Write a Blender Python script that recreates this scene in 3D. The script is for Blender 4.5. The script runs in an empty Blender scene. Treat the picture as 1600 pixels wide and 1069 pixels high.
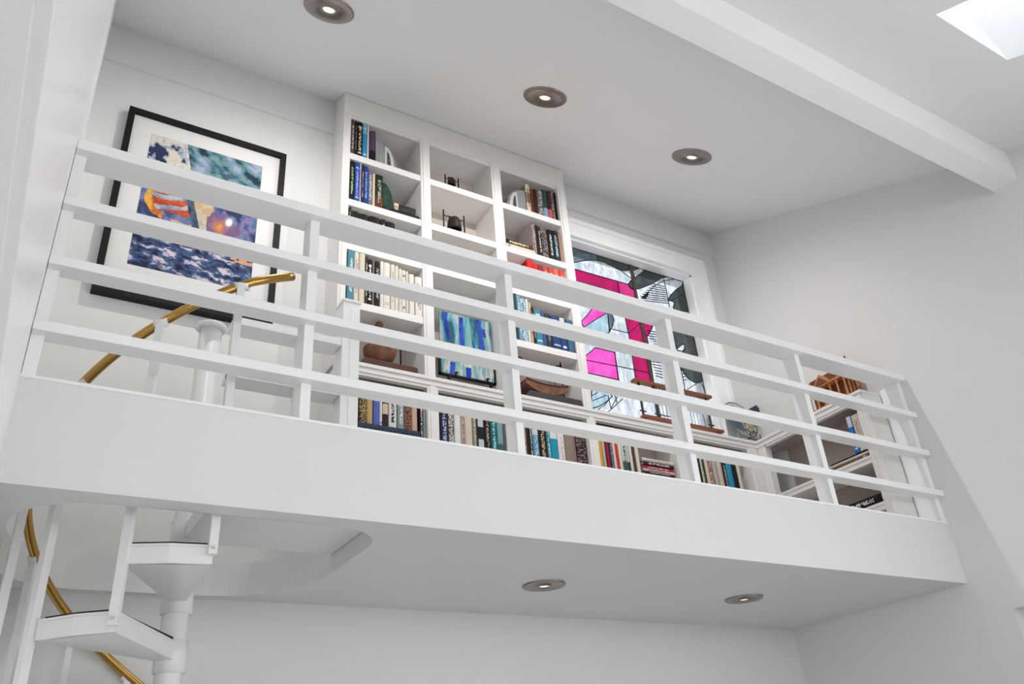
import bpy, bmesh, math, random
import numpy as np
from mathutils import Vector, Matrix
from mathutils.geometry import tessellate_polygon, delaunay_2d_cdt

random.seed(7)
C = bpy.context.scene.collection
SC = bpy.context.scene
U = 2.6            # metres per working unit
H = 1.5            # camera height above the ground floor, metres

# ---------------------------------------------------------------- camera
YAW, PITCH, ROLL, F = math.radians(33.1553), math.radians(29.3492), math.radians(-4.5708), 1301.032
fw = Vector((math.sin(YAW)*math.cos(PITCH), math.cos(YAW)*math.cos(PITCH), math.sin(PITCH)))
r0 = Vector((math.cos(YAW), -math.sin(YAW), 0)); u0 = r0.cross(fw)
rt = math.cos(ROLL)*r0 + math.sin(ROLL)*u0
up = -math.sin(ROLL)*r0 + math.cos(ROLL)*u0
cam_d = bpy.data.cameras.new('camera'); cam = bpy.data.objects.new('camera', cam_d); C.objects.link(cam)
cam_d.sensor_fit = 'HORIZONTAL'; cam_d.sensor_width = 36.0; cam_d.lens = F/1600*36; cam_d.clip_start = 0.02
cam.matrix_world = Matrix(((rt.x, up.x, -fw.x, 0), (rt.y, up.y, -fw.y, 0), (rt.z, up.z, -fw.z, H), (0, 0, 0, 1)))
SC.camera = cam
# ---------------------------------------------------------------- sky and exposure
w = bpy.data.worlds.new('sky'); SC.world = w; w.use_nodes = True
w.node_tree.nodes['Background'].inputs[0].default_value = (0.97, 0.985, 1.0, 1)
w.node_tree.nodes['Background'].inputs[1].default_value = 1.0
SC.view_settings.view_transform = 'Standard'; SC.view_settings.look = 'None'
SC.view_settings.gamma = 1.0; SC.view_settings.use_curve_mapping = False
SC.view_settings.exposure = 1.43
# added area lamp behind the viewer, brightening the balcony front and rails
al = bpy.data.lights.new('window_daylight', 'AREA'); al.shape = 'RECTANGLE'; al.size = 1.70*U; al.size_y = .28*U; al.energy = 7; al.color = (.97, .985, 1.0)
ao = bpy.data.objects.new('window_daylight', al); C.objects.link(ao); ao.location = (.86*U, -.80*U, .42*U+H)
ao.rotation_euler = (math.radians(90+14), 0, 0)
# added area lamp at an unseen window, for light from the right
bl = bpy.data.lights.new('side_window_daylight', 'AREA'); bl.shape = 'RECTANGLE'; bl.size = .78*U; bl.size_y = .48*U; bl.energy = 10; bl.color = (.97, .985, 1.0)
bo = bpy.data.objects.new('side_window_daylight', bl); C.objects.link(bo); bo.location = (1.715*U, -.20*U, .31*U+H)
bo.rotation_euler = (math.radians(90), 0, math.radians(90))
# ---------------------------------------------------------------- measuring helpers (working units, camera at origin)
def ray(x, y):
    return rt*((x-800)/F) - up*((y-534.5)/F) + fw
def at_y(x, y, Y): r = ray(x, y); return r*(Y/r.y)
def at_x(x, y, X): r = ray(x, y); return r*(X/r.x)
def at_z(x, y, Z): r = ray(x, y); return r*(Z/r.z)
def x_on(px, Y, Z):                      # x of the point with given depth and height that shows at column px
    k = (px-800)/F
    a = rt - fw*k
    return -(a.y*Y + a.z*Z)/a.x
def W(p): return Vector((p[0]*U, p[1]*U, p[2]*U + H))

# ---------------------------------------------------------------- materials
def lin(c):
    return tuple(((v/255)/12.92 if v/255 <= .04045 else ((v/255+.055)/1.055)**2.4) for v in c)
MATS = {}
def mat(name, rgb=(235, 235, 235), rough=.5, metal=0.0, noise=None, bump=0.0, bscale=60, spec=.5, emit=None, es=0):
    if name in MATS: return MATS[name]
    m = bpy.data.materials.new(name); m.use_nodes = True; nt = m.node_tree
    b = nt.nodes['Principled BSDF']
    c = lin(rgb)+(1,)
    b.inputs['Base Color'].default_value = c
    b.inputs['Roughness'].default_value = rough; b.inputs['Metallic'].default_value = metal
    b.inputs['Specular IOR Level'].default_value = spec
    if noise or bump:
        tc = nt.nodes.new('ShaderNodeTexCoord'); n = nt.nodes.new('ShaderNodeTexNoise')
        n.inputs['Scale'].default_value = noise[1] if noise else bscale; n.inputs['Detail'].default_value = 4
        nt.links.new(tc.outputs['Object'], n.inputs['Vector'])
        if noise:
            mp = nt.nodes.new('ShaderNodeMapping'); nt.links.new(tc.outputs['Object'], mp.inputs['Vector'])
            mp.inputs['Scale'].default_value = noise[2] if len(noise) > 2 else (1, 1, 1)
            nt.links.new(mp.outputs[0], n.inputs['Vector'])
            r = nt.nodes.new('ShaderNodeValToRGB'); r.color_ramp.elements[0].color = c
            r.color_ramp.elements[1].color = lin(noise[0])+(1,)
            r.color_ramp.elements[0].position = .35; r.color_ramp.elements[1].position = .68
            nt.links.new(n.outputs[0], r.inputs[0]); nt.links.new(r.outputs[0], b.inputs['Base Color'])
        if bump:
            bp = nt.nodes.new('ShaderNodeBump'); bp.inputs['Strength'].default_value = bump; bp.inputs['Distance'].default_value = .004
            n2 = nt.nodes.new('ShaderNodeTexNoise'); n2.inputs['Scale'].default_value = bscale; n2.inputs['Detail'].default_value = 5
            nt.links.new(tc.outputs['Object'], n2.inputs['Vector'])
            nt.links.new(n2.outputs[0], bp.inputs['Height']); nt.links.new(bp.outputs[0], b.inputs['Normal'])
    if emit:
        b.inputs['Emission Color'].default_value = lin(emit)+(1,); b.inputs['Emission Strength'].default_value = es
    MATS[name] = m; return m
def print_mat(name, rough=.45, spec=.4):
    if name in MATS: return MATS[name]
    m = bpy.data.materials.new(name); m.use_nodes = True; nt = m.node_tree
    b = nt.nodes['Principled BSDF']; a = nt.nodes.new('ShaderNodeAttribute'); a.attribute_name = 'Col'
    nt.links.new(a.outputs['Color'], b.inputs['Base Color']); b.inputs['Roughness'].default_value = rough
    b.inputs['Specular IOR Level'].default_value = spec
    MATS[name] = m; return m
def glass_mat(name, c1, c2, scale=30, gloss=.06, stretch=(1, 1, 1)):
    m = bpy.data.materials.new(name); m.use_nodes = True; nt = m.node_tree; nt.nodes.clear()
    out = nt.nodes.new('ShaderNodeOutputMaterial'); tr = nt.nodes.new('ShaderNodeBsdfTransparent')
    gl = nt.nodes.new('ShaderNodeBsdfGlossy'); gl.inputs['Roughness'].default_value = .12
    mx = nt.nodes.new('ShaderNodeMixShader'); mx.inputs[0].default_value = gloss
    tc = nt.nodes.new('ShaderNodeTexCoord'); mp = nt.nodes.new('ShaderNodeMapping'); mp.inputs['Scale'].default_value = stretch
    n = nt.nodes.new('ShaderNodeTexNoise'); n.inputs['Scale'].default_value = scale; n.inputs['Detail'].default_value = 5; n.inputs['Distortion'].default_value = 1.2
    r = nt.nodes.new('ShaderNodeValToRGB')
    # light crosses both faces of a pane, so each face takes the square root of the tint
    r.color_ramp.elements[0].color = tuple(math.sqrt(v) for v in lin(c1))+(1,); r.color_ramp.elements[0].position = .38
    r.color_ramp.elements[1].color = tuple(math.sqrt(v) for v in lin(c2))+(1,); r.color_ramp.elements[1].position = .64
    L = nt.links.new
    L(tc.outputs['Object'], mp.inputs[0]); L(mp.outputs[0], n.inputs['Vector']); L(n.outputs[0], r.inputs[0])
    L(r.outputs[0], tr.inputs[0]); L(tr.outputs[0], mx.inputs[1]); L(gl.outputs[0], mx.inputs[2]); L(mx.outputs[0], out.inputs[0])
    return m

PAINT = mat('white_wall_paint', (230, 230, 229), .6, bump=.12, bscale=40, spec=.3)
CEIL = mat('white_ceiling_paint', (243, 243, 243), .75, bump=.1, bscale=30, spec=.2)
TRIM = mat('white_gloss_trim', (250, 250, 250), .28, bump=.06, bscale=90)
CASE = mat('white_bookcase_paint', (236, 234, 231), .4)
STAIR = mat('white_stair_enamel', (238, 238, 238), .25)
FLOORM = mat('grey_floor_tile', (208, 207, 205), .4, noise=((198, 197, 195), 3))
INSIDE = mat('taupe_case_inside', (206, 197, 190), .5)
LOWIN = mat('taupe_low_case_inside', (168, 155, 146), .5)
LOFTF = mat('pale_loft_carpet', (205, 200, 193), .9)
BRASS = mat('polished_brass', (184, 146, 80), .27, 1.0)
BLACK = mat('black_metal', (16, 15, 14), .5, spec=.25)
IRON = mat('dark_cast_iron', (30, 26, 24), .55, noise=((50, 40, 34), 25), spec=.25)
CARPET = mat('charcoal_tread_carpet', (40, 38, 37), .9)
WOODD = mat('dark_red_brown_wood', (92, 52, 36), .4, noise=((70, 38, 26), 30, (1, 12, 12)))
WOODT = mat('tan_wood', (150, 84, 40), .45, noise=((118, 60, 28), 40, (2, 14, 14)))
WOODB = mat('brown_wood_bowl', (140, 88, 62), .45, noise=((96, 58, 42), 22))
NICKEL = mat('brushed_nickel', (150, 142, 136), .3, 1.0)
LENS = mat('lit_lamp_lens', (255, 240, 215), .4, emit=(255, 222, 175), es=.55)
BPRINT = print_mat('printed_book_cover', .55, .18)
PAGES = mat('cream_page_block', (222, 214, 198), .8, noise=((200, 190, 172), 200, (1, 1, .02)))
SCREW = mat('painted_bolt', (214, 214, 214), .3)

# ---------------------------------------------------------------- mesh helper
class MB:
    def __init__(s): s.v = []; s.f = []; s.c = None; s.sm = []
    def add(s, vs, fs, smooth=False):
        o = len(s.v); s.v += [Vector(v) for v in vs]; s.f += [tuple(i+o for i in f) for f in fs]; s.sm += [smooth]*len(fs); return s
    def box(s, x0, x1, y0, y1, z0, z1):
        vs = [(x, y, z) for z in (z0, z1) for y in (y0, y1) for x in (x0, x1)]
        return s.add(vs, [(0, 2, 3, 1), (4, 5, 7, 6), (0, 1, 5, 4), (2, 6, 7, 3), (0, 4, 6, 2), (1, 3, 7, 5)])
    def prism(s, poly, fn, a, b):            # poly of 2D points; fn(p, t) -> 3D
        n = len(poly); vs = [fn(p, a) for p in poly]+[fn(p, b) for p in poly]
        return s.add(vs, [tuple(range(n))[::-1], tuple(range(n, 2*n))]+[(i, (i+1) % n, n+(i+1) % n, n+i) for i in range(n)])
    def cyl(s, p0, p1, r, n=16, r1=None, cap=True):
        p0 = Vector(p0); p1 = Vector(p1); d = (p1-p0).normalized(); a = d.orthogonal().normalized(); b = d.cross(a); r1 = r if r1 is None else r1
        vs = []
        for p, rr in ((p0, r), (p1, r1)):
            vs += [p+(a*math.cos(2*math.pi*i/n)+b*math.sin(2*math.pi*i/n))*rr for i in range(n)]
        s.add(vs, [(i, (i+1) % n, n+(i+1) % n, n+i) for i in range(n)], True)
        if cap: s.add(vs, [tuple(range(n))[::-1], tuple(range(n, 2*n))])
        return s
    def tube(s, path, r, n=10):
        path = [Vector(p) for p in path]; rings = []
        ref = None
        for i, p in enumerate(path):
            t = (path[min(i+1, len(path)-1)]-path[max(i-1, 0)]).normalized()
            if ref is None: ref = t.orthogonal().normalized()
            ref = (ref-t*ref.dot(t)).normalized(); b = t.cross(ref)
            rings.append([p+(ref*math.cos(2*math.pi*k/n)+b*math.sin(2*math.pi*k/n))*r for k in range(n)])
        vs = [v for rg in rings for v in rg]; fs = []
        for i in range(len(path)-1):
            fs += [(i*n+k, i*n+(k+1) % n, (i+1)*n+(k+1) % n, (i+1)*n+k) for k in range(n)]
        s.add(vs, fs, True); m = len(path)
        return s.add(rings[0]+rings[-1], [tuple(range(n))[::-1], tuple(range(n, 2*n))])
    def lathe(s, c, prof, n=28, axis=(0, 0, 1), smooth=True):   # prof [(r, h)]
        c = Vector(c); d = Vector(axis).normalized(); a = d.orthogonal().normalized(); b = d.cross(a); vs = []
        for r, h in prof:
            vs += [c+d*h+(a*math.cos(2*math.pi*k/n)+b*math.sin(2*math.pi*k/n))*r for k in range(n)]
        fs = []
        for i in range(len(prof)-1):
            fs += [(i*n+k, i*n+(k+1) % n, (i+1)*n+(k+1) % n, (i+1)*n+k) for k in range(n)]
        return s.add(vs, fs, smooth)
    def plate(s, outer, holes, fn, a, b):    # polygon with holes, extruded between a and b
        loops = [outer]+holes; tri = tessellate_polygon([[Vector((p[0], p[1], 0)) for p in l] for l in loops])
        flat = [p for l in loops for p in l]; n = len(flat)
        vs = [fn(p, a) for p in flat]+[fn(p, b) for p in flat]; fs = []
        for t in tri:
            fs.append(tuple(t)); fs.append(tuple(n+i for i in reversed(t)))
        o = 0
        for l in loops:
            m = len(l); fs += [(o+i, o+(i+1) % m, n+o+(i+1) % m, n+o+i) for i in range(m)]; o += m
        return s.add(vs, fs)

def build(name, mb, m, parent=None, bevel=0, origin=None, fix=True, recalc=True):
    pts = [W(v) for v in mb.v]
    if parent is not None:
        org = Vector(parent['_loc']) if '_loc' in parent else parent.location
    elif origin is not None: org = W(origin)
    else:
        org = Vector(((min(p.x for p in pts)+max(p.x for p in pts))/2, (min(p.y for p in pts)+max(p.y for p in pts))/2, min(p.z for p in pts)))
    me = bpy.data.meshes.new(name); me.from_pydata([p-org for p in pts], [], mb.f)
    for p, sm in zip(me.polygons, mb.sm): p.use_smooth = sm
    if recalc:
        bm = bmesh.new(); bm.from_mesh(me); bmesh.ops.remove_doubles(bm, verts=bm.verts, dist=1e-5)
        bmesh.ops.recalc_face_normals(bm, faces=bm.faces); bm.to_mesh(me); bm.free()
    me.materials.append(m)
    o = bpy.data.objects.new(name, me); C.objects.link(o)
    if parent is not None: o.parent = parent
    else: o.location = org
    o['_loc'] = tuple(org)
    if bevel:
        b = o.modifiers.new('edge', 'BEVEL'); b.width = bevel; b.segments = 2; b.limit_method = 'ANGLE'; b.angle_limit = math.radians(40)
    return o
def tag(o, label=None, cat=None, group=None, kind=None):
    if label: o['label'] = label
    if cat: o['category'] = cat
    if group: o['group'] = group
    if kind: o['kind'] = kind
    return o
def thing(name, label, cat, loc, group=None):
    o = bpy.data.objects.new(name, None); C.objects.link(o); o.location = W(loc); o['_loc'] = tuple(W(loc))
    o.empty_display_size = .05
    return tag(o, label, cat, group)
def struct(name, mb, m, bevel=0, label=None): return tag(build(name, mb, m, bevel=bevel), label, kind='structure')
def painted(name, mb, cols, m, parent=None, **k):      # one colour per face
    o = build(name, mb, m, parent, recalc=False, **k); me = o.data
    a = me.attributes.new('Col', 'FLOAT_COLOR', 'FACE')
    a.data.foreach_set('color', np.array([tuple(c)+(1,) for c in cols], dtype=np.float32).ravel())
    return o

# key levels (working units)
WX, WY = 1.726, 1.462
FRONT = 1.385                 # front plane of the book cases
CASEBACK = 1.482
SLAB0, SLAB1, CURB = .3445, .400, .4748
GROUND = -H/U
def ceil_z(y): return .938+.4207*y
COUNTER = .7985

# ================================================================= STRUCTURE
struct('floor', MB().box(-1.6, 1.78, -2.2, 1.55, GROUND-.04, GROUND), FLOORM)
# ceiling: one sloping plane with a skylight well
def on_ceil(p, t): return (p[0], p[1], ceil_z(p[1])+t)
sky_x = [(.30, .51), (.73, .94), (1.16, 1.37)]  # first two skylights are out of view, added for light from above
sky_holes = [[(xa, .405), (xb, .405), (xb, .13), (xa, .13)] for xa, xb in sky_x]
cb = MB().plate([(-.32, -.9), (1.80, -.9), (1.80, 1.56), (-.32, 1.56)], sky_holes, on_ceil, 0, .05)
struct('ceiling', cb, CEIL)
zt = ceil_z(.405)+.24
SKYG = glass_mat('skylight_glass', (250, 252, 255), (240, 246, 255), 2, .03)
for k, (xa, xb) in enumerate(sky_x):
    sk = MB()
    for ay, sg in ((.405, 1), (.13, -1)):
        sk.box(xa-.024, xb+.024, min(ay+.004*sg, ay+.024*sg), max(ay+.004*sg, ay+.024*sg), ceil_z(ay)+.02, zt)
    for xs in (xa-.024, xb+.004): sk.prism([(.126, ceil_z(.13)+.02), (.409, ceil_z(.405)+.02), (.409, zt), (.126, zt)], lambda p, t: (t, p[0], p[1]), xs, xs+.02)
    skl = tag(build('window_%d' % (4-k), sk, CEIL), 'white skylight well cut into the sloping ceiling', kind='structure')
    build('pane', MB().box(xa-.015, xb+.015, .115, .42, zt-.004, zt+.004), SKYG, skl)
# beam across the ceiling
bmo = struct('trim_1', MB().box(-.02, WX, .594, .640, 1.112, 1.235), CEIL, label='white boxed beam crossing the sloping ceiling')
build('bead', MB().box(-.02, WX, .640, .6445, 1.112, 1.1185), CEIL, bmo)
# back wall: picture side, recess behind the book case, window side, and the wall under the loft
b = MB()
b.box(-.06, .4875, WY, 1.53, SLAB1, 1.63)
b.box(.4875, 1.113, CASEBACK+.004, 1.53, SLAB1, 1.63)
wx0, wx1, wz0, wz1 = 1.150, 1.614, .78, 1.362
b.box(1.113, wx0, WY, 1.53, SLAB1, 1.63); b.box(wx1, 1.78, WY, 1.53, SLAB1, 1.63)
b.box(wx0, wx1, WY, 1.53, SLAB1, wz0); b.box(wx0, wx1, WY, 1.53, wz1, 1.63)
b.box(-1.6, 1.78, 1.474, 1.53, GROUND, SLAB1)
struct('wall_back', b, PAINT)
# flat frieze boards under the ceiling, both sides of the book case
struct('trim_2', MB().box(-.02, .4875, WY-.008, WY, 1.447, 1.56), PAINT)
struct('trim_3', MB().box(1.113, WX, WY-.010, WY, 1.462, 1.56), PAINT)
# right wall with a doorway near the camera
b = MB(); dy0, dy1, dz = .52, .9255, .278
b.plate([(-1.9, GROUND), (1.53, GROUND), (1.53, ceil_z(1.53)+.02), (-.9, ceil_z(-.9)+.02), (-1.9, ceil_z(-.9)+.02)], [[(dy0, GROUND+.002), (dy1, GROUND+.002), (dy1, dz), (dy0, dz)], [(-.60, .06), (.20, .06), (.20, .56), (-.60, .56)]],
        lambda p, t: (t, p[0], p[1]), WX, WX+.055)
struct('wall_right', b, PAINT)
w5 = tag(build('window_5', MB().box(WX+.01, WX+.03, -.60, -.585, .06, .56).box(WX+.01, WX+.03, .185, .20, .06, .56).box(WX+.01, WX+.03, -.585, .185, .06, .075).box(WX+.01, WX+.03, -.585, .185, .545, .56), TRIM), 'white framed window in the right wall', kind='structure')  # unseen window, added to go with the side area lamp
build('pane', MB().box(WX+.018, WX+.0195, -.585, .185, .075, .545), glass_mat('window_glass', (252, 253, 255), (246, 250, 255), 2, .04), w5)
d1 = tag(build('door_1', MB().box(WX+.036, WX+.052, dy0, dy1, GROUND, dz), TRIM), 'white door set back in the right wall', kind='structure')
build('knob', MB().lathe((WX+.036, .56, GROUND+.38), [(.0, -.024), (.010, -.022), (.012, -.014), (.005, -.006), (.008, 0)], 14, (1, 0, 0)), NICKEL, d1)
# unseen front wall, its height set to block low light; open above
struct('wall_front', MB().box(-1.6, 1.78, -.90, -.86, GROUND, .27), PAINT)
struct('wall_side', MB().box(-1.02, -.98, -.90, 1.53, GROUND, .34), PAINT)  # unseen wall, placed to limit low light from the left
# left: wall end that hangs over a low opening; its underside is the dim strip at the picture edge
b = MB()
b.plate([(-.85, .2235), (1.53, .2235), (1.53, ceil_z(1.53)+.02), (-.85, ceil_z(-.85)+.02)], [], lambda p, t: (t, p[0], p[1]), -.32, -.02)
struct('wall_left', b, TRIM)
struct('trim_4', MB().box(-.0245, -.0185, -.85, .995, .2195, .238), TRIM, .002)
# loft slab with the rounded stair opening
def rrect(x0, x1, y0, y1, r, n=9):
    out = []
    for (cx, cy, a0, rr) in ((x1-r[1], y0+r[1], -90, r[1]), (x1-r[2], y1-r[2], 0, r[2]), (x0+r[3], y1-r[3], 90, r[3]), (x0+r[0], y0+r[0], 180, r[0])):
        out += [(cx+rr*math.cos(math.radians(a0+90*i/n)), cy+rr*math.sin(math.radians(a0+90*i/n))) for i in range(n+1)]
    return out
hole = rrect(.001, .452, 1.036, 1.452, (.105, .075, .17, .11))
struct('loft_floor', MB().plate([(-.32, 1.034), (WX, 1.034), (WX, 1.474), (-.32, 1.474)], [hole], lambda p, t: (p[0], p[1], t), SLAB0, SLAB1), PAINT)
struct('balcony_front', MB().box(-.32, WX, 1.0, 1.0345, SLAB0, CURB-.004), PAINT)
struct('trim_5', MB().box(-.02, WX, .9985, 1.0375, CURB-.004, CURB), TRIM)
# window casing
b = MB()
b.box(wx1, 1.662, WY-.014, WY, COUNTER, 1.362); b.box(1.113, 1.662, WY-.014, WY, 1.362, 1.418)
b.box(1.648, 1.6625, WY-.020, WY-.0142, COUNTER, 1.404); b.box(1.113, 1.6625, WY-.020, WY-.0142, 1.404, 1.4185)
b.box(1.607, wx1, WY, 1.497, wz0, wz1)
b.box(wx0, wx1, WY, 1.497, wz1-.004, wz1)
win = tag(build('window_1', b, TRIM), 'stained glass window with pink and grey panes behind the loft counter', kind='structure')

# ---- stained glass
GY = 1.492
def crop(ox, oy, s): return lambda x, y: (ox+x/s, oy+y/s)
A = crop(890, 380, 7.637); B = crop(900, 470, 5.343)
G = {
 'smoke': glass_mat('smoke_glass', (36, 43, 43), (52, 60, 60), 14),
 'bluegrey': glass_mat('blue_grey_glass', (52, 64, 72), (80, 96, 106), 12),
 'clear': glass_mat('clear_rippled_glass', (132, 141, 148), (172, 176, 180), 26, stretch=(1, 1, .4)),
 'pale': glass_mat('pale_blue_glass', (104, 128, 140), (136, 156, 166), 20, stretch=(1, 1, .5)),
 'magenta': glass_mat('magenta_glass', (124, 4, 60), (144, 10, 76), 10),
 'rose': glass_mat('rose_glass', (146, 26, 88), (158, 40, 102), 10),
 'pink': glass_mat('pink_glass', (172, 44, 130), (186, 70, 150), 8),
 'white': glass_mat('white_opal_glass', (140, 144, 148), (162, 166, 168), 18),
 'brown': glass_mat('brown_glass', (42, 30, 24), (54, 38, 28), 10),
}
def ell(cx, cy, rx, ry, a0, a1, n=10):
    return [(cx+rx*math.cos(math.radians(a0+(a1-a0)*i/n)), cy+ry*math.sin(math.radians(a0+(a1-a0)*i/n))) for i in range(n+1)]
polys = []   # (kind, points on the picture) later entries lie on top of earlier ones
def P(kind, fn, pts): polys.append((kind, [fn(*p) for p in pts]))
P('bluegrey', A, [(-60, -30), (330, 110), (336, 212), (270, 204), (170, 210), (60, 232), (-60, 270)])
P('smoke', A, [(330, 110), (722, 240), (730, 320), (660, 331), (600, 322), (480, 262), (400, 226), (336, 212)])
P('magenta', A, [(-60, 278), (70, 315), (320, 386), (570, 458), (596, 600), (320, 520), (80, 452), (-60, 410)])
P('rose', A, [(570, 458), (698, 494), (740, 548), (782, 562), (812, 680), (596, 600)])
P('smoke', A, [(722, 240), (1400, 420), (1360, 440), (1170, 388), (1110, 410), (980, 488), (830, 546), (750, 552), (706, 515), (700, 488), (730, 446), (775, 415)])
P('white', A, [(752, 330), (830, 292), (868, 292), (880, 312), (866, 346), (775, 415)])
P('brown', A, [(856, 656), (900, 628), (938, 588), (926, 630), (900, 664)])
P('smoke', A, [(1400, 470), (1340, 510), (1270, 555), (1205, 620), (1170, 682), (1225, 694), (1252, 712), (1236, 756), (1240, 800), (1450, 830)])
P('pink', B, [(40, 178), (88, 126), (135, 66), (262, 100), (160, 160), (64, 222)])
P('pale', B, [(64, 222), (160, 160), (262, 100), (278, 262), (200, 330), (60, 350), (40, 240)])
P('bluegrey', B, [(262, 100), (298, 116), (315, 160), (304, 212), (278, 262)])
P('magenta', B, [(400, 96), (560, 130), (596, 330), (648, 690), (501, 690), (470, 470), (440, 290)])
P('magenta', B, [(545, 150), (642, 190), (636, 226), (600, 292), (580, 290)])
P('smoke', B, [(790, 190), (980, 236), (1010, 380), (1042, 500), (880, 460), (905, 400), (908, 368), (884, 366), (840, 404), (824, 350)])
P('white', B, [(840, 404), (884, 366), (908, 368), (905, 400), (888, 424), (846, 416)])
P('pink', B, [(70, 470), (160, 392), (322, 432), (352, 662), (80, 600)])
P('smoke', B, [(872, 556), (1050, 590), (1078, 672), (1040, 684), (990, 684), (938, 654), (900, 606)])
P('pale', B, [(120, 905), (200, 880), (270, 830), (300, 800), (280, 760), (130, 740)])
lines = [  # extra lead lines
 (A, [(856, 656), (930, 590), (1010, 512), (1120, 452), (1240, 432), (1360, 440)]), (A, [(1115, 410), (1150, 560), (1190, 760)]),
 (A, [(600, 322), (735, 425)]), (A, [(1200, 690), (1400, 610)]), (B, [(300, 238), (440, 272)]), (B, [(440, 272), (545, 175)]),
 (B, [(80, 496), (345, 548), (628, 606)]), (B, [(262, 100), (280, 260)]), (B, [(130, 795), (178, 768)]), (B, [(138, 836), (252, 790)]),
 (B, [(185, 908), (240, 868), (272, 826)]), (B, [(270, 928), (385, 822)]), (B, [(265, 790), (290, 900)]), (B, [(322, 790), (340, 850)]), (B, [(290, 900), (345, 800)]),
 (B, [(322, 432), (356, 662), (400, 760)]), (B, [(501, 690), (545, 840), (562, 975)]), (B, [(690, 952), (800, 972)]),
 (B, [(852, 500), (890, 640), (912, 770)]), (B, [(1010, 690), (930, 740)]), (B, [(1050, 690), (1086, 790)])]
for i in range(9): lines.append((A, [(1000-i*26 if i < 7 else 850, 490+i*24), (1130+i*6, 520+i*25)]))
for i in range(7): lines.append((B, [(590+i*8+(30 if i > 3 else 0), 250+i*22), (680+i*8, 266+i*22)]))
for i in range(6): lines.append((B, [(632+i*7, 508+i*24), (704+i*4, 520+i*25)]))
for i in range(5): lines.append((B, [(868+i*7, 560+i*26), (892+i*7, 556+i*26)]))
def gp(px):
    p = at_y(px[0], px[1], GY); return (min(max(p.x, wx0), 1.607), min(max(p.z, wz0), wz1-.004))
PG = [(k, [gp(p) for p in pts]) for k, pts in polys]
rect = [(wx0, wz0), (1.607, wz0), (1.607, wz1-.004), (wx0, wz1-.004)]
vs, fcs = [], []
for _, pts in [('clear', rect)]+PG:
    fcs.append(list(range(len(vs), len(vs)+len(pts)))); vs += [Vector(p) for p in pts]
# straight joints that cut the clear ground into panes
cuts = []
cuts.append(((1.372, wz0), (1.340, .90)))
es = []
for p, q in cuts: es.append((len(vs), len(vs)+1)); vs += [Vector(p), Vector(q)]
ov, oe, of, ovo, oeo, ofo = delaunay_2d_cdt(vs, es, fcs, 1, 1e-5, True)
def inside(p, poly):
    r = False; n = len(poly)
    for i in range(n):
        (x0, y0), (x1, y1) = poly[i], poly[(i+1) % n]
        if (y0 > p[1]) != (y1 > p[1]) and p[0] < (x1-x0)*(p[1]-y0)/(y1-y0)+x0: r = not r
    return r
hard = set()
for e, src in zip(oe, oeo):
    if src: hard.add(tuple(sorted(e)))
face_kind = []
for f in of:
    c = (sum(ov[i][0] for i in f)/len(f), sum(ov[i][1] for i in f)/len(f)); top = -1
    for k, (kind, pts) in enumerate(PG):
        if inside(c, pts): top = k
    face_kind.append(top)
emap = {}
for fi, f in enumerate(of):
    for i in range(len(f)): emap.setdefault(tuple(sorted((f[i], f[(i+1) % len(f)]))), []).append(fi)
comp = [-1]*len(of); nc = 0; came_edges = set()
for s0 in range(len(of)):
    if comp[s0] >= 0: continue
    st = [s0]; comp[s0] = nc
    while st:
        f = st.pop()
        for i in range(len(of[f])):
            e = tuple(sorted((of[f][i], of[f][(i+1) % len(of[f])])))
            for g in emap[e]:
                if comp[g] < 0 and face_kind[g] == face_kind[f] and not (e in hard and face_kind[f] == -1): comp[g] = nc; st.append(g)
    nc += 1
for e, fl in emap.items():
    if len(fl) == 1 or comp[fl[0]] != comp[fl[1]]: came_edges.add(e)
for c in range(nc):
    fl = [i for i in range(len(of)) if comp[i] == c]
    area = sum(abs(sum(ov[of[i][k]][0]*ov[of[i][(k+1) % len(of[i])]][1]-ov[of[i][(k+1) % len(of[i])]][0]*ov[of[i][k]][1] for k in range(len(of[i]))))/2 for i in fl)
    if area < 4e-6: continue
    kind = 'clear' if face_kind[fl[0]] < 0 else PG[face_kind[fl[0]]][0]
    mb = MB(); idx = sorted({i for f in fl for i in of[f]}); ix = {v: k for k, v in enumerate(idx)}; n = len(idx)
    vv = [(ov[i][0], GY, ov[i][1]) for i in idx]+[(ov[i][0], GY+.0014, ov[i][1]) for i in idx]; ff = []
    cnt = {}
    for f in fl:
        t = [ix[i] for i in of[f]]; ff.append(tuple(t)); ff.append(tuple(n+i for i in reversed(t)))
        for i in range(len(t)):
            e = tuple(sorted((t[i], t[(i+1) % len(t)]))); cnt[e] = cnt.get(e, 0)+1
    ff += [(e[0], e[1], n+e[1], n+e[0]) for e, k in cnt.items() if k == 1]
    mb.add(vv, ff); build('pane', mb, G[kind], win)
LEAD = mat('lead_came', (38, 34, 40), .5, .3)
cm = MB()
def strip(p, q, w, d=.0016):
    a = Vector((p[0], 0, p[1])); c = Vector((q[0], 0, q[1])); t = c-a
    if t.length < 1e-5: return
    t.normalize(); n = Vector((-t.z, 0, t.x))*w; a = a-t*w*.6; c = c+t*w*.6
    vs = [a-n, c-n, c+n, a+n]
    cm.add([(v.x, GY-d, v.z) for v in vs]+[(v.x, GY-.0001, v.z) for v in vs], [(0, 1, 2, 3), (7, 6, 5, 4), (0, 4, 5, 1), (1, 5, 6, 2), (2, 6, 7, 3), (3, 7, 4, 0)])
for e in came_edges: strip(ov[e[0]], ov[e[1]], .0013)
for fn, pts in lines:
    q = [gp(fn(*p)) for p in pts]
    for i in range(len(q)-1): strip(q[i], q[i+1], .00105)
build('lead_came', cm, LEAD, win, recalc=False)
p0, p1 = gp((983.5, 410)), gp((1030, 662))
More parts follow.
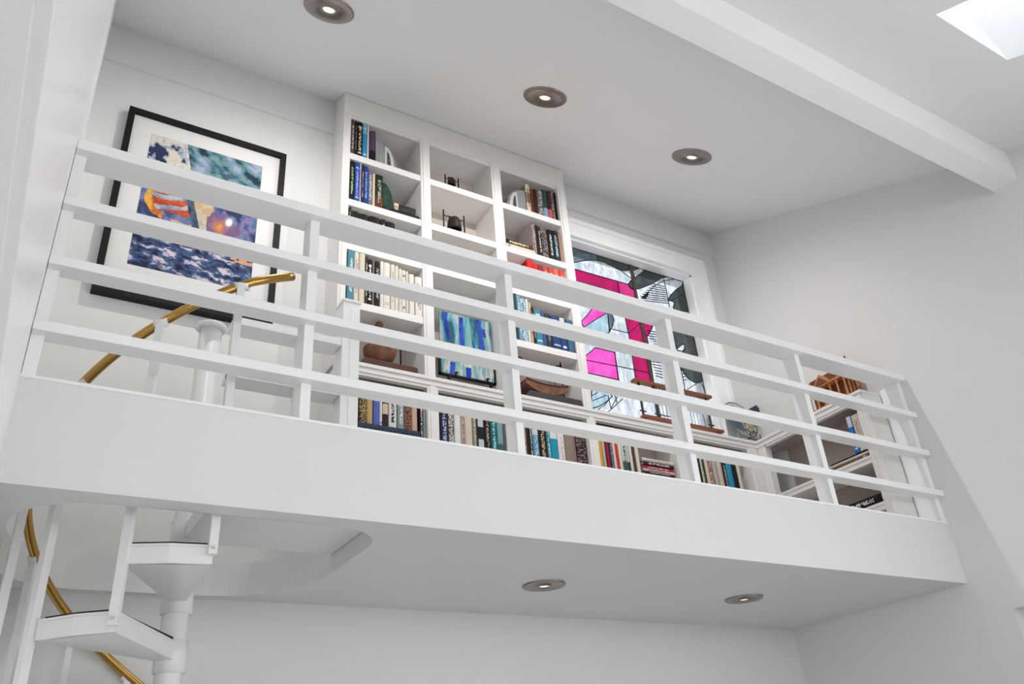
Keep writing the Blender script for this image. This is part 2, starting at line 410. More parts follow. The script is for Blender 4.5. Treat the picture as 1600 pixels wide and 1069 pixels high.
cm = MB(); strip((p0[0], wz1-.006), (p1[0]+(p1[0]-p0[0])*.2, COUNTER), .0048, .004)
build('mullion_bar', cm, mat('brown_bar', (74, 58, 48), .5), win)

# ================================================================= BUILT-IN BOOK CASES
XL, XR = .4875, 1.113
stiles = [(XL, .505), (.683, .708), (.882, .910), (1.088, XR)]
bays = [(.505, .683), (.708, .882), (.910, 1.088)]
bc = thing('bookcase', 'tall white built-in bookcase rising from the counter to the ceiling, three bays wide', 'bookcase', (.8, 1.43, COUNTER))
top_y = ceil_z(FRONT)-.001
for i, (a, c) in enumerate(stiles):
    o = build('side_panel' if i in (0, 3) else 'divider', MB().box(a, c, FRONT, CASEBACK, COUNTER, 1.455), CASE, bc, .0015)
    build('bead', MB().box(a+.006, c-.006, FRONT-.0018, FRONT, COUNTER, 1.455), CASE, o)
hb = MB().prism([(FRONT, 1.455), (CASEBACK, 1.455), (CASEBACK, ceil_z(CASEBACK)-.002), (FRONT, top_y)], lambda p, t: (t, p[0], p[1]), XL, XR)
build('header', hb, CASE, bc)
for a, c in bays:
    build('header_lip', MB().box(a, c, FRONT+.004, FRONT+.010, 1.449, 1.455), CASE, bc)
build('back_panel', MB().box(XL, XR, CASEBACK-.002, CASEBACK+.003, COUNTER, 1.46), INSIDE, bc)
S1, S2, S3, S4 = 1.340, 1.206, 1.0865, .9425
for bi, (a, c) in enumerate(bays):
    for z in ((S1, S2, S3) if bi == 1 else (S1, S2, S3, S4)):
        build('shelf', MB().box(a, c, FRONT+.002, CASEBACK-.002, z-.018, z-.0003), CASE, bc, .0015)
# counter: L shape with a stepped moulded edge
SX = 1.640                    # face of the run along the right wall
NEAR = 1.052                  # its near end
wt = tag(build('worktop', MB().plate([(XL, FRONT-.004), (SX-.004, FRONT-.004), (SX-.004, NEAR-.004), (WX-.001, NEAR-.004), (WX-.001, WY-.003), (1.110, WY-.003), (1.110, CASEBACK-.004), (XL, CASEBACK-.004)], [],
         lambda p, t: (p[0], p[1], t), COUNTER-.0078, COUNTER-.0003), CASE, bevel=.002),
         'white L-shaped counter with moulded edge running under the bookcase, window and right wall', 'counter')
for z0, z1, d in ((COUNTER-.0130, COUNTER-.0080, .0006), (COUNTER-.0202, COUNTER-.0132, -.0012)):
    build('moulding', MB().plate([(XL, FRONT+d-.001), (SX+d-.001, FRONT+d-.001), (SX+d-.001, NEAR+.0004), (SX+d+.012, NEAR+.0004), (SX+d+.012, FRONT+d+.011), (XL, FRONT+d+.011)], [],
          lambda p, t: (p[0], p[1], t), z0, z1), CASE, wt, .0015)
# low cases under the counter
LOWT = COUNTER-.0205; LS = .645
lc = thing('low_bookcase', 'low white bookcase under the counter along the back wall', 'bookcase', (1.06, 1.43, SLAB1))
lst = [(XL, .512), (.688, .713), (.884, .910), (1.092, 1.117), (1.352, 1.380), (1.602, SX+.002)]
lbays = [(.512, .688), (.713, .884), (.910, 1.092), (1.117, 1.352), (1.380, 1.602)]
for i, (a, c) in enumerate(lst):
    o = build('stile', MB().box(a, c, FRONT, CASEBACK-.006 if i < 4 else WY-.004, SLAB1, LOWT), CASE, lc, .0015)
    build('bead', MB().box(a+.006, c-.006, FRONT-.0016, FRONT, SLAB1, LOWT), CASE, o)
for i, (a, c) in enumerate(lbays):
    yb = CASEBACK-.006 if i < 3 else WY-.004
    build('shelf', MB().box(a, c, FRONT+.002, yb, LS-.018, LS-.0003), CASE, lc, .0015)
    build('shelf', MB().box(a, c, FRONT+.002, yb, .520-.018, .520), CASE, lc, .0015)
    build('top_rail', MB().box(a, c, FRONT, FRONT+.012, LOWT-.006, LOWT), CASE, lc)
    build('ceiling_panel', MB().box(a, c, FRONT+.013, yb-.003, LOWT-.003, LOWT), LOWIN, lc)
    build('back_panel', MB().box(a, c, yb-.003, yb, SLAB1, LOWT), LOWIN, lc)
build('plinth', MB().box(XL, SX, FRONT+.004, FRONT+.02, SLAB1, .43), CASE, lc)
rc = thing('low_bookcase', 'low white bookcase under the counter along the right wall, nearly empty', 'bookcase', (1.68, 1.2, SLAB1))
for j, (y0, y1) in enumerate(((NEAR, NEAR+.022), (FRONT-.026, FRONT-.0004))):
    o = build('stile', MB().box(SX, SX+.022, y0, y1, SLAB1, LOWT), CASE, rc, .0015)
    for q in (.005, .011, .017):
        build('flute', MB().box(SX-.0014, SX, y0+q-.0012, y0+q+.0012, SLAB1, LOWT), CASE, o)
for z in (LS, .537):
    o = build('shelf', MB().box(SX+.002, WX-.002, NEAR+.022, FRONT-.03, z-.018, z-.0003), CASE, rc, .0015)
    build('nosing', MB().box(SX, SX+.002, NEAR+.022, FRONT-.03, z-.007, z-.001), CASE, o)
build('top_rail', MB().box(SX, SX+.012, NEAR+.022, FRONT-.03, LOWT-.005, LOWT), CASE, rc)
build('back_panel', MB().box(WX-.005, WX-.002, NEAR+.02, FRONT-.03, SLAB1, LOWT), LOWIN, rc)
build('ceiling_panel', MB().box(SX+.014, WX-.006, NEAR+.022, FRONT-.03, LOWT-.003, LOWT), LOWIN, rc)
build('end_panel', MB().box(SX+.004, WX-.002, NEAR-.003, NEAR, SLAB1, COUNTER-.0082), CASE, rc)

# ================================================================= LOFT RAILING
rl = thing('loft_railing', 'white railing of four wide flat planks along the balcony edge', 'railing', (.85, 1.01, CURB))
for z, yb_, th in ((.8228, 1.0325, .0165), (.7266, 1.0155, .0135), (.6343, 1.0145, .0135), (.5410, 1.0145, .0135)):
    build('rail', MB().box(-.0195, WX-.0005, .985, yb_, z-th, z), TRIM, rl, .003)
for x0, x1 in ((-.0195, -.005), (.3060, .3203), (.6490, .6630), (1.0088, 1.0228), (1.3670, 1.3810), (1.710, WX-.0003)):
    build('post', MB().box(x0, x1, 1.0, 1.0475 if x0 > 1.7 else 1.0320, CURB, .8065), TRIM, rl, .002)

# ================================================================= SPIRAL STAIR
CX, CY, SR = .228, 1.258, .212
st = thing('spiral_staircase', 'white spiral staircase with brass handrail rising through the loft opening', 'staircase', (CX, CY, GROUND))
build('column', MB().cyl((CX, CY, GROUND), (CX, CY, .733), .0180, 32), STAIR, st)
build('column_cap', MB().lathe((CX, CY, .733), [(.0, .004), (.024, .004), (.026, .0), (.022, -.004), (.0, -.005)], 28), STAIR, st)
def rail_z(a): return .4507+.155*(math.radians(a)-math.pi)
def pol(a, r=SR): return (CX+r*math.cos(math.radians(a)), CY+r*math.sin(math.radians(a)))
treads = []; z = .310; a = 255.3
while z > GROUND+.05:
    treads.append((a, z)); z -= .0775 if len(treads) < 2 else .0735; a -= 26.5
for k, (a, z) in enumerate(treads):
    h = 13.6
    arc = [pol(a-h+2*h*i/2) for i in range(3)]
    inn = [(CX+.016*math.cos(math.radians(a+s*50)), CY+.016*math.sin(math.radians(a+s*50))) for s in (1, -1)]
    t = build('tread', MB().prism(arc+inn, lambda p, t: (p[0], p[1], t), z-.0035, z), STAIR, st)
    fl = MB()
    loop = arc+inn
    for i in (0, 1, 2, 4):
        p, q = Vector(loop[i]+(0,)), Vector(loop[(i+1) % 5]+(0,)); d = (q-p).normalized(); n = Vector((-d.y, d.x, 0))*.0025
        fl.add([(v.x, v.y, zz) for zz in (z-.024, z-.003) for v in (p, q, q+n, p+n)], [(0, 1, 2, 3), (7, 6, 5, 4), (0, 4, 5, 1), (1, 5, 6, 2), (2, 6, 7, 3), (3, 7, 4, 0)])
    build('flange', fl, STAIR, t)
    g = [pol(a-h+1.6+2*(h-1.6)*i/2, SR-.004) for i in range(3)]
    gi = [(CX+.03*math.cos(math.radians(a+s*32)), CY+.03*math.sin(math.radians(a+s*32))) for s in (1, -1)]
    build('carpet', MB().prism(g+gi, lambda p, t: (p[0], p[1], t), z, z+.0028), CARPET, t)
    # gusset plate closing the underside from rim to hub
    lo = z-.024
    build('gusset', MB().add([pol(a-h, SR-.003)+(lo,), pol(a+h, SR-.003)+(lo,), (CX+.019*math.cos(math.radians(a+35)), CY+.019*math.sin(math.radians(a+35)), z-.0245), (CX+.019*math.cos(math.radians(a-35)), CY+.019*math.sin(math.radians(a-35)), z-.0245),
        pol(a-h, SR-.003)+(lo+.002,), pol(a+h, SR-.003)+(lo+.002,), (CX+.019*math.cos(math.radians(a+35)), CY+.019*math.sin(math.radians(a+35)), z-.0225), (CX+.019*math.cos(math.radians(a-35)), CY+.019*math.sin(math.radians(a-35)), z-.0225)],
        [(0, 1, 2, 3), (7, 6, 5, 4), (0, 4, 5, 1), (1, 5, 6, 2), (2, 6, 7, 3), (3, 7, 4, 0)]), STAIR, t)
    build('hub', MB().lathe((CX, CY, z-.040), [(.0182, 0), (.0212, .001), (.0212, .0425), (.0182, .0435)], 28), STAIR, st)
# landing plate filling the front right quarter of the opening
ld = build('landing', MB().plate([(CX-.004, 1.036), (.380, 1.036), (.4505, 1.10), (.4505, CY+.002), (CX+.012, CY+.002), (CX-.004, CY-.012)], [], lambda p, t: (p[0], p[1], t), .373, .3985), STAIR, st, .0015)
build('landing_carpet', MB().box(CX+.004, .448, 1.05, CY-.004, .3985, .402), CARPET, ld)
build('hub', MB().lathe((CX, CY, .355), [(.0182, 0), (.0212, .001), (.0212, .0475), (.0182, .0485)], 28), STAIR, st)
# balusters: upper end under the handrail, lower end bolted to the tread below
bal = [(268.5, .297), (242.0, .215), (213.5, .140), (188.0, .068), (148.5, -.03), (122.0, -.09), (95.5, -.16), (69.0, -.23), (42.5, -.30), (16.0, -.38)]
for a, zb in bal:
    x, y = pol(a, SR+.002); zt = rail_z(a)-.004; q = .0053
    d = Vector((math.cos(math.radians(a)), math.sin(math.radians(a)))); n = Vector((-d.y, d.x))
    sq = [(x+(d.x*i+n.x*j)*q, y+(d.y*i+n.y*j)*q) for i, j in ((1, 1), (-1, 1), (-1, -1), (1, -1))]
    o = build('baluster', MB().prism(sq, lambda p, t: (p[0], p[1], t), zb, zt), STAIR, st, .001)
    build('saddle', MB().cyl((x-n.x*.009, y-n.y*.009, zt-.0005), (x+n.x*.009, y+n.y*.009, zt+.003), .0062, 12), STAIR, o)
    build('bolt', MB().cyl((x+d.x*.0055, y+d.y*.0055, zb+.008), (x+d.x*.009, y+d.y*.009, zb+.008), .0022, 8), SCREW, o)
path = []
for i in range(0, 121):
    a = -60+350*i/120
    zz = rail_z(a) if a < 272 else rail_z(272)+.155*(math.radians(a-272))*.75
    path.append(pol(a)+(zz,))
build('handrail', MB().tube(path, .0066, 14), BRASS, st)

# guard beside the landing: flat boards from the stair column to a square newel
gd = thing('landing_guard', 'low white board guard between the stair column and a square newel', 'railing', (.37, 1.27, SLAB1))
for z in (.764, .664):
    build('board', MB().box(.262, .453, 1.253, 1.297, z-.0135, z), TRIM, gd, .0015)
for x in (.262, .3735):
    build('post', MB().box(x, x+.0105, 1.255, 1.272, .403, .7505), TRIM, gd, .001)
nw = build('newel', MB().box(.4535, .4865, 1.252, 1.290, SLAB1, .846), TRIM, gd, .002)
build('newel_cap', MB().box(.4520, .4880, 1.2505, 1.2915, .846, .851), TRIM, nw, .001)
build('bead', MB().box(.468, .4705, 1.2508, 1.252, SLAB1+.02, .83), TRIM, nw)

# ================================================================= LAMPS
nrm = Vector((0, -.4207, 1)).normalized()
def downlight(cx, cy, cz, axis, r, label, group):
    t = thing('recessed_downlight', label, 'ceiling light', (cx, cy, cz), group)
    ax = Vector(axis)
    build('trim_ring', MB().lathe((cx, cy, cz), [(r, -.0001), (r, -.0022), (r*.975, -.0032), (r*.93, -.0030), (r*.36, -.0012), (r*.34, -.0042), (r*.27, -.0042), (r*.25, -.0014), (0, -.0014)], 36, ax), NICKEL, t)
    build('lens', MB().lathe((cx, cy, cz), [(0, -.0030), (r*.16, -.0029), (r*.235, -.0022), (r*.25, -.0015)], 24, ax), LENS, t)
    ld = bpy.data.lights.new('lamp', 'SPOT'); ld.energy = 15 if group == 'downlights in the sloping ceiling' else .4; ld.spot_size = math.radians(172); ld.spot_blend = 1; ld.color = (1, .97, .93); ld.shadow_soft_size = .008
    lo = bpy.data.objects.new('lamp', ld); C.objects.link(lo); lo.parent = t
    lo.location = -ax*.03; lo.rotation_euler = (0, 0, 0)
    lo.rotation_mode = 'QUATERNION'; lo.rotation_quaternion = ax.to_track_quat('Z', 'Y')
yl = 1.079
for x, lab in ((.340, 'nickel downlight in the sloping ceiling, nearest the left wall'), (.846, 'nickel downlight in the sloping ceiling above the tall bookcase'), (1.284, 'nickel downlight in the sloping ceiling, nearest the right wall')):
    downlight(x, yl, ceil_z(yl), nrm, .0490, lab, 'downlights in the sloping ceiling')
for (px, py, lab) in ((850, 914, 'nickel downlight under the balcony, the left one of two'), (1162, 935, 'nickel downlight under the balcony, the right one near the wall')):
    p = at_z(px, py, SLAB0); downlight(p.x, p.y, SLAB0, (0, 0, 1), .0385, lab, 'downlights under the balcony')
# ================================================================= BOOKS
ORD = ['first', 'second', 'third', 'fourth', 'fifth', 'sixth', 'seventh', 'eighth', 'ninth', 'tenth', 'eleventh', 'twelfth', 'thirteenth', 'fourteenth', 'fifteenth', 'sixteenth']
rnd = random.Random(11)
def jit(c, a=6): return tuple(max(0, min(255, v+rnd.uniform(-a, a))) for v in c)
def spine_cols(nx, nz, base, ink, style, alt):
    cols = []
    marks = [[rnd.random() < .6 for _ in range(nx)] for _ in range(nz)]
    for k in range(nz):
        t = k/(nz-1)
        for i in range(nx):
            c = base
            if 'b' in style and t < .34: c = alt
            if 't' in style and t > .72: c = alt
            if 'm' in style and .36 < t < .66: c = alt
            if 's' in style and (i == 0 or i == nx-1): c = alt
            if 'v' in style and .14 < t < .86 and 1 < i < nx-2 and marks[k][i]: c = ink
            if 'f' in style and marks[k][i]: c = ink if rnd.random() < .7 else alt
            if 'h' in style and k in (4, 5, nz-7, nz-6) and 0 < i < nx-1: c = ink
            if 'e' in style and .05 < t < .12 and 0 < i < nx-1: c = ink
            cols.append(lin(jit(c, 3)))
    return cols
def book_mesh(x0, x1, y0, y1, z0, z1, lay, base, ink, style, alt):
    """cover (rounded spine + two boards) with print, and the page block; lay='v' upright spine to -Y, 'h' lying spine to -Y, 'r' upright spine to -X, 'q' lying spine to -X"""
    if lay == 'v': Wd, Dp, Ht = x1-x0, y1-y0, z1-z0; fn = lambda a, d, h: (x0+a, y0+d, z0+h)
    elif lay == 'h': Wd, Dp, Ht = z1-z0, y1-y0, x1-x0; fn = lambda a, d, h: (x0+h, y0+d, z0+a)
    elif lay == 'r': Wd, Dp, Ht = y1-y0, x1-x0, z1-z0; fn = lambda a, d, h: (x0+d, y0+a, z0+h)
    else: Wd, Dp, Ht = z1-z0, x1-x0, y1-y0; fn = lambda a, d, h: (x0+d, y0+h, z0+a)
    th = min(.0012, Wd*.2); nx, nz = 7, 44; mb = MB(); cols = []
    g = [[fn(Wd*i/nx, [.0022, .0010, .0003, 0, 0, .0003, .0010, .0022][i], Ht*k/nz) for i in range(nx+1)] for k in range(nz+1)]
    vs = [p for row in g for p in row]; n1 = nx+1
    mb.add(vs, [(k*n1+i, k*n1+i+1, (k+1)*n1+i+1, (k+1)*n1+i) for k in range(nz) for i in range(nx)])
    cols += spine_cols(nx, nz, base, ink, style, alt)
    for a0, a1 in ((0, th), (Wd-th, Wd)):
        vs = [fn(a, d, h) for h in (0, Ht) for d in (.0022, Dp) for a in (a0, a1)]
        mb.add(vs, [(0, 2, 3, 1), (4, 5, 7, 6), (0, 1, 5, 4), (2, 6, 7, 3), (0, 4, 6, 2), (1, 3, 7, 5)]); cols += [lin(base)]*6
    pg = MB(); gp_ = min(.0014, Ht*.02)
    vs = [fn(a, d, h) for h in (gp_, Ht-gp_) for d in (.0024, Dp-.0015) for a in (th, Wd-th)]
    pg.add(vs, [(0, 2, 3, 1), (4, 5, 7, 6), (0, 1, 5, 4), (2, 6, 7, 3), (0, 4, 6, 2), (1, 3, 7, 5)])
    return mb, cols, pg
def book(label, group, x0, x1, y0, y1, z0, z1, base, ink=(230, 228, 220), style='v', alt=(200, 195, 185), lay='v'):
    mb, cols, pg = book_mesh(x0, x1, y0, y1, z0, z1, lay, base, ink, style, alt)
    o = painted('book', mb, cols, BPRINT); tag(o, label, 'book', group)
    build('pages', pg, PAGES, o)
    return o
K, WH, CR = (26, 24, 26), (226, 222, 214), (214, 204, 184)
def row(shelf, group, zb, Y, items, tops=True, depth=.074):
    """items: (px left, px right, measured at the foot, height or (px, py) of the top left corner, colour, ink, style, alt, words)"""
    prev = -9
    edges = bays if zb > COUNTER else lbays
    for i, (pl, pr, top, base, ink, style, alt, words) in enumerate(items):
        x0, x1 = x_on(pl, Y, zb), x_on(pr, Y, zb)
        mid = (x0+x1)/2; e = min(edges, key=lambda q: abs(mid-(q[0]+q[1])/2))
        x0 = max(x0, prev+.0002, e[0]+.0006); x1 = min(x1, e[1]-.0006); prev = x1
        if zb < COUNTER: depth = .044 if mid > 1.38 else .058
        z1 = zb+top if top < 1 else at_y(pl+.10*(500-top)*0, top, Y).z
        if top >= 1:                      # row of the top edge in the picture, at the book's own x
            lo, hi = zb+.02, zb+.13
            for _ in range(30):
                m = (lo+hi)/2; v = Vector((x0, Y, m)); cz = v.dot(fw); py = 534.5-F*v.dot(up)/cz
                if py > top: lo = m
                else: hi = m
            z1 = (lo+hi)/2
        if zb > COUNTER: z1 = min(z1, {S1: 1.4475, S2: S1-.0192, S3: S2-.0192, S4: S3-.0192}[zb])
        lab = words+', '+ORD[i]+' from left on '+shelf
        book(lab, group, x0+.0002, x1-.0002, Y, Y+depth*rnd.uniform(.86, 1.0), zb, z1, base, ink, style, alt)
YS = FRONT+.006
row('top shelf of left bay', 'books on the top shelf, left bay', S1, YS, [
 (547.6, 553.6, .112, (92, 84, 78), (196, 188, 176), 'v', K, 'grey-brown book with pale title'),
 (553.8, 557.4, .112, (52, 36, 36), (140, 120, 112), 'v', K, 'thin dark brown book'),
 (557.6, 566.2, .112, (24, 22, 24), (206, 196, 170), 'hv', (24, 22, 24), 'black book with cream lettering'),
 (566.5, 573.0, .111, (56, 142, 196), (186, 220, 236), 'th', (120, 186, 220), 'sky-blue book'),
 (573.4, 576.6, .110, (216, 216, 214), (216, 216, 214), 'n', WH, 'thin plain white book'),
 (577.6, 587.0, .094, (86, 66, 92), (128, 108, 130), 'b', (26, 22, 26), 'purple book with black foot')])
row('second shelf of left bay', 'books on the second shelf, left bay', S2, YS, [
 (545.8, 553.2, 247.5, (22, 24, 26), (150, 176, 110), 'v', K, 'black book with green dotted title'),
 (553.8, 561.2, 250, (32, 72, 156), (150, 170, 220), 'hv', K, 'tall royal-blue book'),
 (561.6, 564.2, 252.5, (196, 188, 200), (90, 70, 110), 'v', K, 'thin pale lilac book'),
 (564.4, 568.2, 253.6, (48, 38, 58), (176, 160, 180), 'v', K, 'dark plum book'),
 (568.6, 575.0, 258.7, (30, 66, 140), (150, 170, 210), 'v', K, 'blue book with pale title'),
 (575.4, 581.6, 264, (104, 112, 134), (206, 206, 214), 'v', (196, 176, 180), 'grey-blue book with pale title'),
 (582.0, 586.2, 271, (216, 196, 166), (190, 170, 140), 'n', CR, 'thin cream book'),
 (586.8, 598.6, 271.6, (34, 42, 36), (150, 160, 140), 'bv', (96, 52, 36), 'dark green book with rust-brown foot')])
row('third shelf of left bay', 'small books on the third shelf, left bay', S3, YS, [
 (543.5, 548.0, 317.5, (58, 44, 42), (206, 196, 186), 'v', K, 'small dark brown book with white title')]
 + [(p0, p1, tp, (24, 23, 24), (200, 198, 190), st_, (206, 204, 198), wd) for p0, p1, tp, st_, wd in (
 (549, 559.5, 328.5, 'm', 'low black volume with a white band'), (560, 575, 332.5, 'n', 'low black volume, plain'),
 (576.5, 593.5, 336.5, 'm', 'wide low black volume with white band'), (594.5, 603.5, 341.5, 'mv', 'narrow low black volume with white mark'),
 (604.5, 617.5, 345.5, 'm', 'low black volume with white emblem'))])
row('fourth shelf of left bay', 'books on the fourth shelf, left bay', S4, YS-.004, [
 (542.2, 552.4, 386, (80, 138, 152), (190, 212, 216), 'v', (40, 92, 120), 'teal book with pale title'),
 (552.8, 559.6, 391, (222, 214, 204), (176, 150, 140), 'v', CR, 'white book with faded title'),
 (560.0, 570.0, 393, (216, 208, 188), (198, 188, 168), 's', (180, 170, 146), 'cream book'),
 (570.3, 574.2, 400, (60, 58, 58), (220, 220, 214), 'v', K, 'thin charcoal book'),
 (574.4, 581.0, 405, (24, 24, 24), (232, 230, 222), 'hv', K, 'black book with bold white title'),
 (581.4, 585.0, 406, (120, 116, 110), (90, 88, 84), 'n', K, 'thin grey book'),
 (585.4, 593.4, 407.7, (22, 20, 20), (190, 186, 176), 'v', K, 'black book with small white title'),
 (594.0, 599.8, 407.7, (228, 222, 214), (206, 198, 188), 'n', CR, 'white book beside the black one'),
 (600.2, 609.8, 409.5, (232, 226, 218), (208, 198, 190), 'e', CR, 'broad white book'),
 (611.0, 617.4, 412.6, (224, 218, 208), (176, 168, 160), 'v', CR, 'off-white book with grey title'),
 (618.0, 623.0, 415, (228, 222, 212), (196, 188, 178), 'n', CR, 'slim white book'),
 (623.6, 629.0, 419.3, (222, 214, 204), (186, 178, 168), 'v', CR, 'ivory book with grey title'),
 (629.2, 634.6, 421.7, (230, 226, 218), (120, 110, 104), 'h', CR, 'white book with dark mark near top'),
 (635.2, 639.0, 423.5, (226, 218, 208), (190, 182, 170), 'n', CR, 'narrow ivory book'),
 (639.6, 648.6, 427.5, (230, 224, 214), (206, 200, 190), 's', (196, 190, 180), 'white book with grey edges'),
 (650.0, 664.2, 431.5, (232, 228, 220), (150, 146, 140), 'v', CR, 'white book with grey letters')])
row('top shelf of right bay', 'books on the top shelf, right bay', S1, YS, [
 (824.8, 831.6, 287, (150, 128, 112), (64, 48, 42), 'tbv', (216, 206, 184), 'cream and brown book'),
 (832.2, 837.0, 294, (118, 62, 36), (70, 34, 22), 'v', K, 'rust-brown book'),
 (837.2, 842.6, 295, (58, 38, 34), (110, 70, 50), 'n', K, 'dark brown book'),
 (843.8, 851.2, 296, (166, 162, 160), (70, 66, 66), 'f', (206, 200, 196), 'grey book with dark speckled title'),
 (851.5, 858.6, 295.5, (46, 82, 70), (180, 200, 214), 'b', (140, 164, 196), 'green book with pale blue foot'),
 (859.0, 864.8, 297.7, (70, 36, 44), (180, 110, 110), 'b', (204, 96, 96), 'maroon book with coral foot'),
 (865.0, 869.8, 298, (128, 108, 104), (70, 56, 56), 'f', (196, 176, 166), 'mottled brown book'),
 (870.4, 873.6, 300.5, (20, 18, 18), (60, 58, 58), 'n', K, 'thin black book')])
row('second shelf of right bay', 'upright books on the second shelf, right bay', S2, YS, [
 (835.2, 841.0, 348.4, (158, 142, 140), (92, 70, 70), 'fv', (186, 172, 168), 'mauve-grey book'),
 (841.3, 844.4, 351, (28, 22, 24), (60, 50, 50), 'n', K, 'thin black book'),
 (844.6, 848.8, 353, (46, 44, 42), (206, 206, 186), 'v', K, 'black book with long cream title'),
 (849.4, 859.4, 355, (40, 34, 36), (130, 120, 118), 'fh', K, 'wide charcoal book with grey letters'),
 (860.6, 868.2, 357.8, (22, 20, 22), (190, 186, 176), 'v', K, 'black book with white letters'),
 (868.5, 876.4, 359.6, (24, 34, 48), (150, 186, 206), 'v', K, 'navy book with ice-blue letters'),
 (877.0, 881.6, 361.5, (166, 124, 104), (90, 60, 50), 's', (60, 48, 44), 'tan book')])
x0, x1 = at_y(790, 385, YS).x, at_y(836, 390, YS).x
book('cream volume lying flat under a dark one on second shelf of right bay', 'flat books on the second shelf, right bay', .914, .9985, YS-.002, YS+.07, S2, S2+.0115, (206, 192, 168), (150, 132, 110), 'e', CR, 'h')
book('dark brown volume with cream title lying on the cream one, right bay', 'flat books on the second shelf, right bay', .912, .9935, YS, YS+.07, S2+.0118, S2+.0262, (66, 52, 42), (206, 190, 160), 'vb', (30, 26, 26), 'h')
reds = [(829, 837.5, 404.6, 'tall bright red book'), (838, 845.5, 411, 'red book'), (846, 853, 413, 'dark red book'), (853.7, 861.5, 415, 'faded rose-red book'), (862.4, 869.9, 417.6, 'red and cream book'), (870.3, 879, 419.5, 'coral book with cream title'), (879.8, 887.6, 421.4, 'orange-red book')]
rc_ = [(206, 30, 34), (198, 34, 38), (150, 30, 36), (176, 70, 72), (200, 60, 56), (206, 96, 76), (206, 62, 44)]
row('third shelf of right bay', 'red books on the third shelf, right bay', S3, YS, [(p0, p1, tp, c, (226, 180, 160), 'n' if i < 3 else 'v', CR, wd) for i, ((p0, p1, tp, wd), c) in enumerate(zip(reds, rc_))])
row('fourth shelf of right bay', 'books on the fourth shelf, right bay', S4, YS-.004, [
 (806.8, 812.8, 457, (34, 66, 74), (150, 190, 190), 's', (60, 130, 120), 'dark teal book with green edge'),
 (813.2, 818.4, 461, (126, 160, 176), (206, 220, 224), 'v', K, 'grey-blue book'),
 (818.6, 827.0, 465, (112, 152, 170), (196, 214, 220), 'f', (90, 130, 156), 'pale blue book with speckled title'),
 (827.4, 831.2, 467, (224, 220, 210), (196, 188, 178), 'n', CR, 'thin white book'),
 (831.6, 835.6, 472, (198, 182, 156), (90, 70, 60), 'v', CR, 'beige book'),
 (835.8, 839.4, 479, (36, 32, 34), (206, 186, 150), 'v', K, 'black book with gold title'),
 (840.0, 850.6, 483, (58, 136, 160), (190, 220, 226), 'h', (40, 110, 140), 'broad turquoise book'),
 (851.0, 855.8, 485, (66, 92, 150), (150, 170, 206), 'n', K, 'blue book'),
 (856.2, 864.8, 489, (44, 54, 60), (120, 130, 134), 'v', K, 'slate book'),
 (865.4, 879.6, 492, (34, 62, 112), (190, 200, 214), 'h', K, 'wide navy book with white label'),
 (880.0, 888.0, 496, (36, 72, 132), (226, 230, 234), 'te', (206, 212, 218), 'blue book with white top'),
 (888.6, 900.4, 498, (62, 104, 134), (110, 150, 170), 's', (36, 62, 88), 'steel-blue book')])
YL = FRONT+.007
row('low shelf below wooden bowl', 'books on the low shelf, first bay', LS+.0285, YL+.004, [
 (561.5, 573.0, .082, (60, 48, 38), (176, 150, 106), 'f', (96, 76, 50), 'brown book with gold script'),
 (573.4, 582.2, .080, (190, 160, 110), (120, 96, 60), 't', (140, 124, 96), 'tan book'),
 (583.4, 593.0, .079, (84, 104, 178), (60, 80, 150), 't', (140, 120, 150), 'cornflower-blue book'),
 (593.4, 597.6, .078, (222, 222, 226), (120, 150, 200), 'e', WH, 'thin white book'),
 (598.0, 607.0, .077, (52, 38, 36), (206, 184, 160), 'm', (206, 184, 160), 'dark book with cream label'),
 (608.0, 620.2, .076, (218, 216, 212), (60, 58, 60), 'v', WH, 'white book with black title'),
 (621.8, 632.0, .075, (136, 152, 156), (214, 220, 220), 'v', (90, 96, 96), 'grey-teal book with white letters'),
 (632.6, 644.0, .074, (44, 32, 30), (150, 110, 90), 'fs', (120, 70, 56), 'black and brown book'),
 (644.4, 653.0, .073, (198, 170, 150), (170, 140, 124), 'n', CR, 'beige-pink book')])
book('long midnight-blue album lying flat in front of upright books, low shelf below wooden bowl', None, .513, .6715, YL-.004, YL+.05, LS, LS+.028, (34, 48, 66), (44, 60, 80), 'f', (28, 40, 56), 'h')
row('low shelf right of flat album', 'upright books beside the flat album', LS, YL, [
 (657.0, 662.0, .098, (40, 30, 34), (222, 222, 218), 'v', K, 'black book with bold white letters'),
 (662.4, 668.2, .097, (140, 156, 160), (40, 44, 50), 'e', (90, 110, 120), 'grey-green book')])
row('low shelf below blue glass panel', 'books on the low shelf, second bay', LS, YL, [
 (689.2, 702.4, .098, (38, 44, 74), (160, 170, 200), 'hv', K, 'navy book with white title'),
 (703.0, 711.2, .097, (126, 120, 114), (222, 218, 210), 'fv', K, 'grey book with white lettering'),
 (712.0, 721.8, .098, (226, 224, 222), (204, 202, 200), 'n', WH, 'plain white book'),
 (722.2, 728.8, .096, (186, 170, 154), (130, 104, 92), 'v', CR, 'beige book'),
 (729.2, 740.2, .096, (214, 196, 184), (186, 130, 128), 'h', CR, 'pale pink-cream book'),
 (740.6, 747.0, .095, (136, 130, 108), (190, 200, 170), 'v', K, 'olive book'),
 (747.6, 759.6, .095, (190, 196, 206), (28, 32, 36), 'ms', (28, 32, 36), 'black book with misty picture'),
 (760.0, 768.6, .094, (44, 34, 36), (186, 160, 146), 'v', K, 'dark brown book with cream title'),
 (769.2, 779.8, .093, (30, 96, 102), (150, 206, 206), 'v', K, 'teal book with aqua title'),
 (780.2, 789.0, .092, (126, 160, 166), (160, 190, 194), 'b', (60, 100, 104), 'pale aqua book with dark foot')])
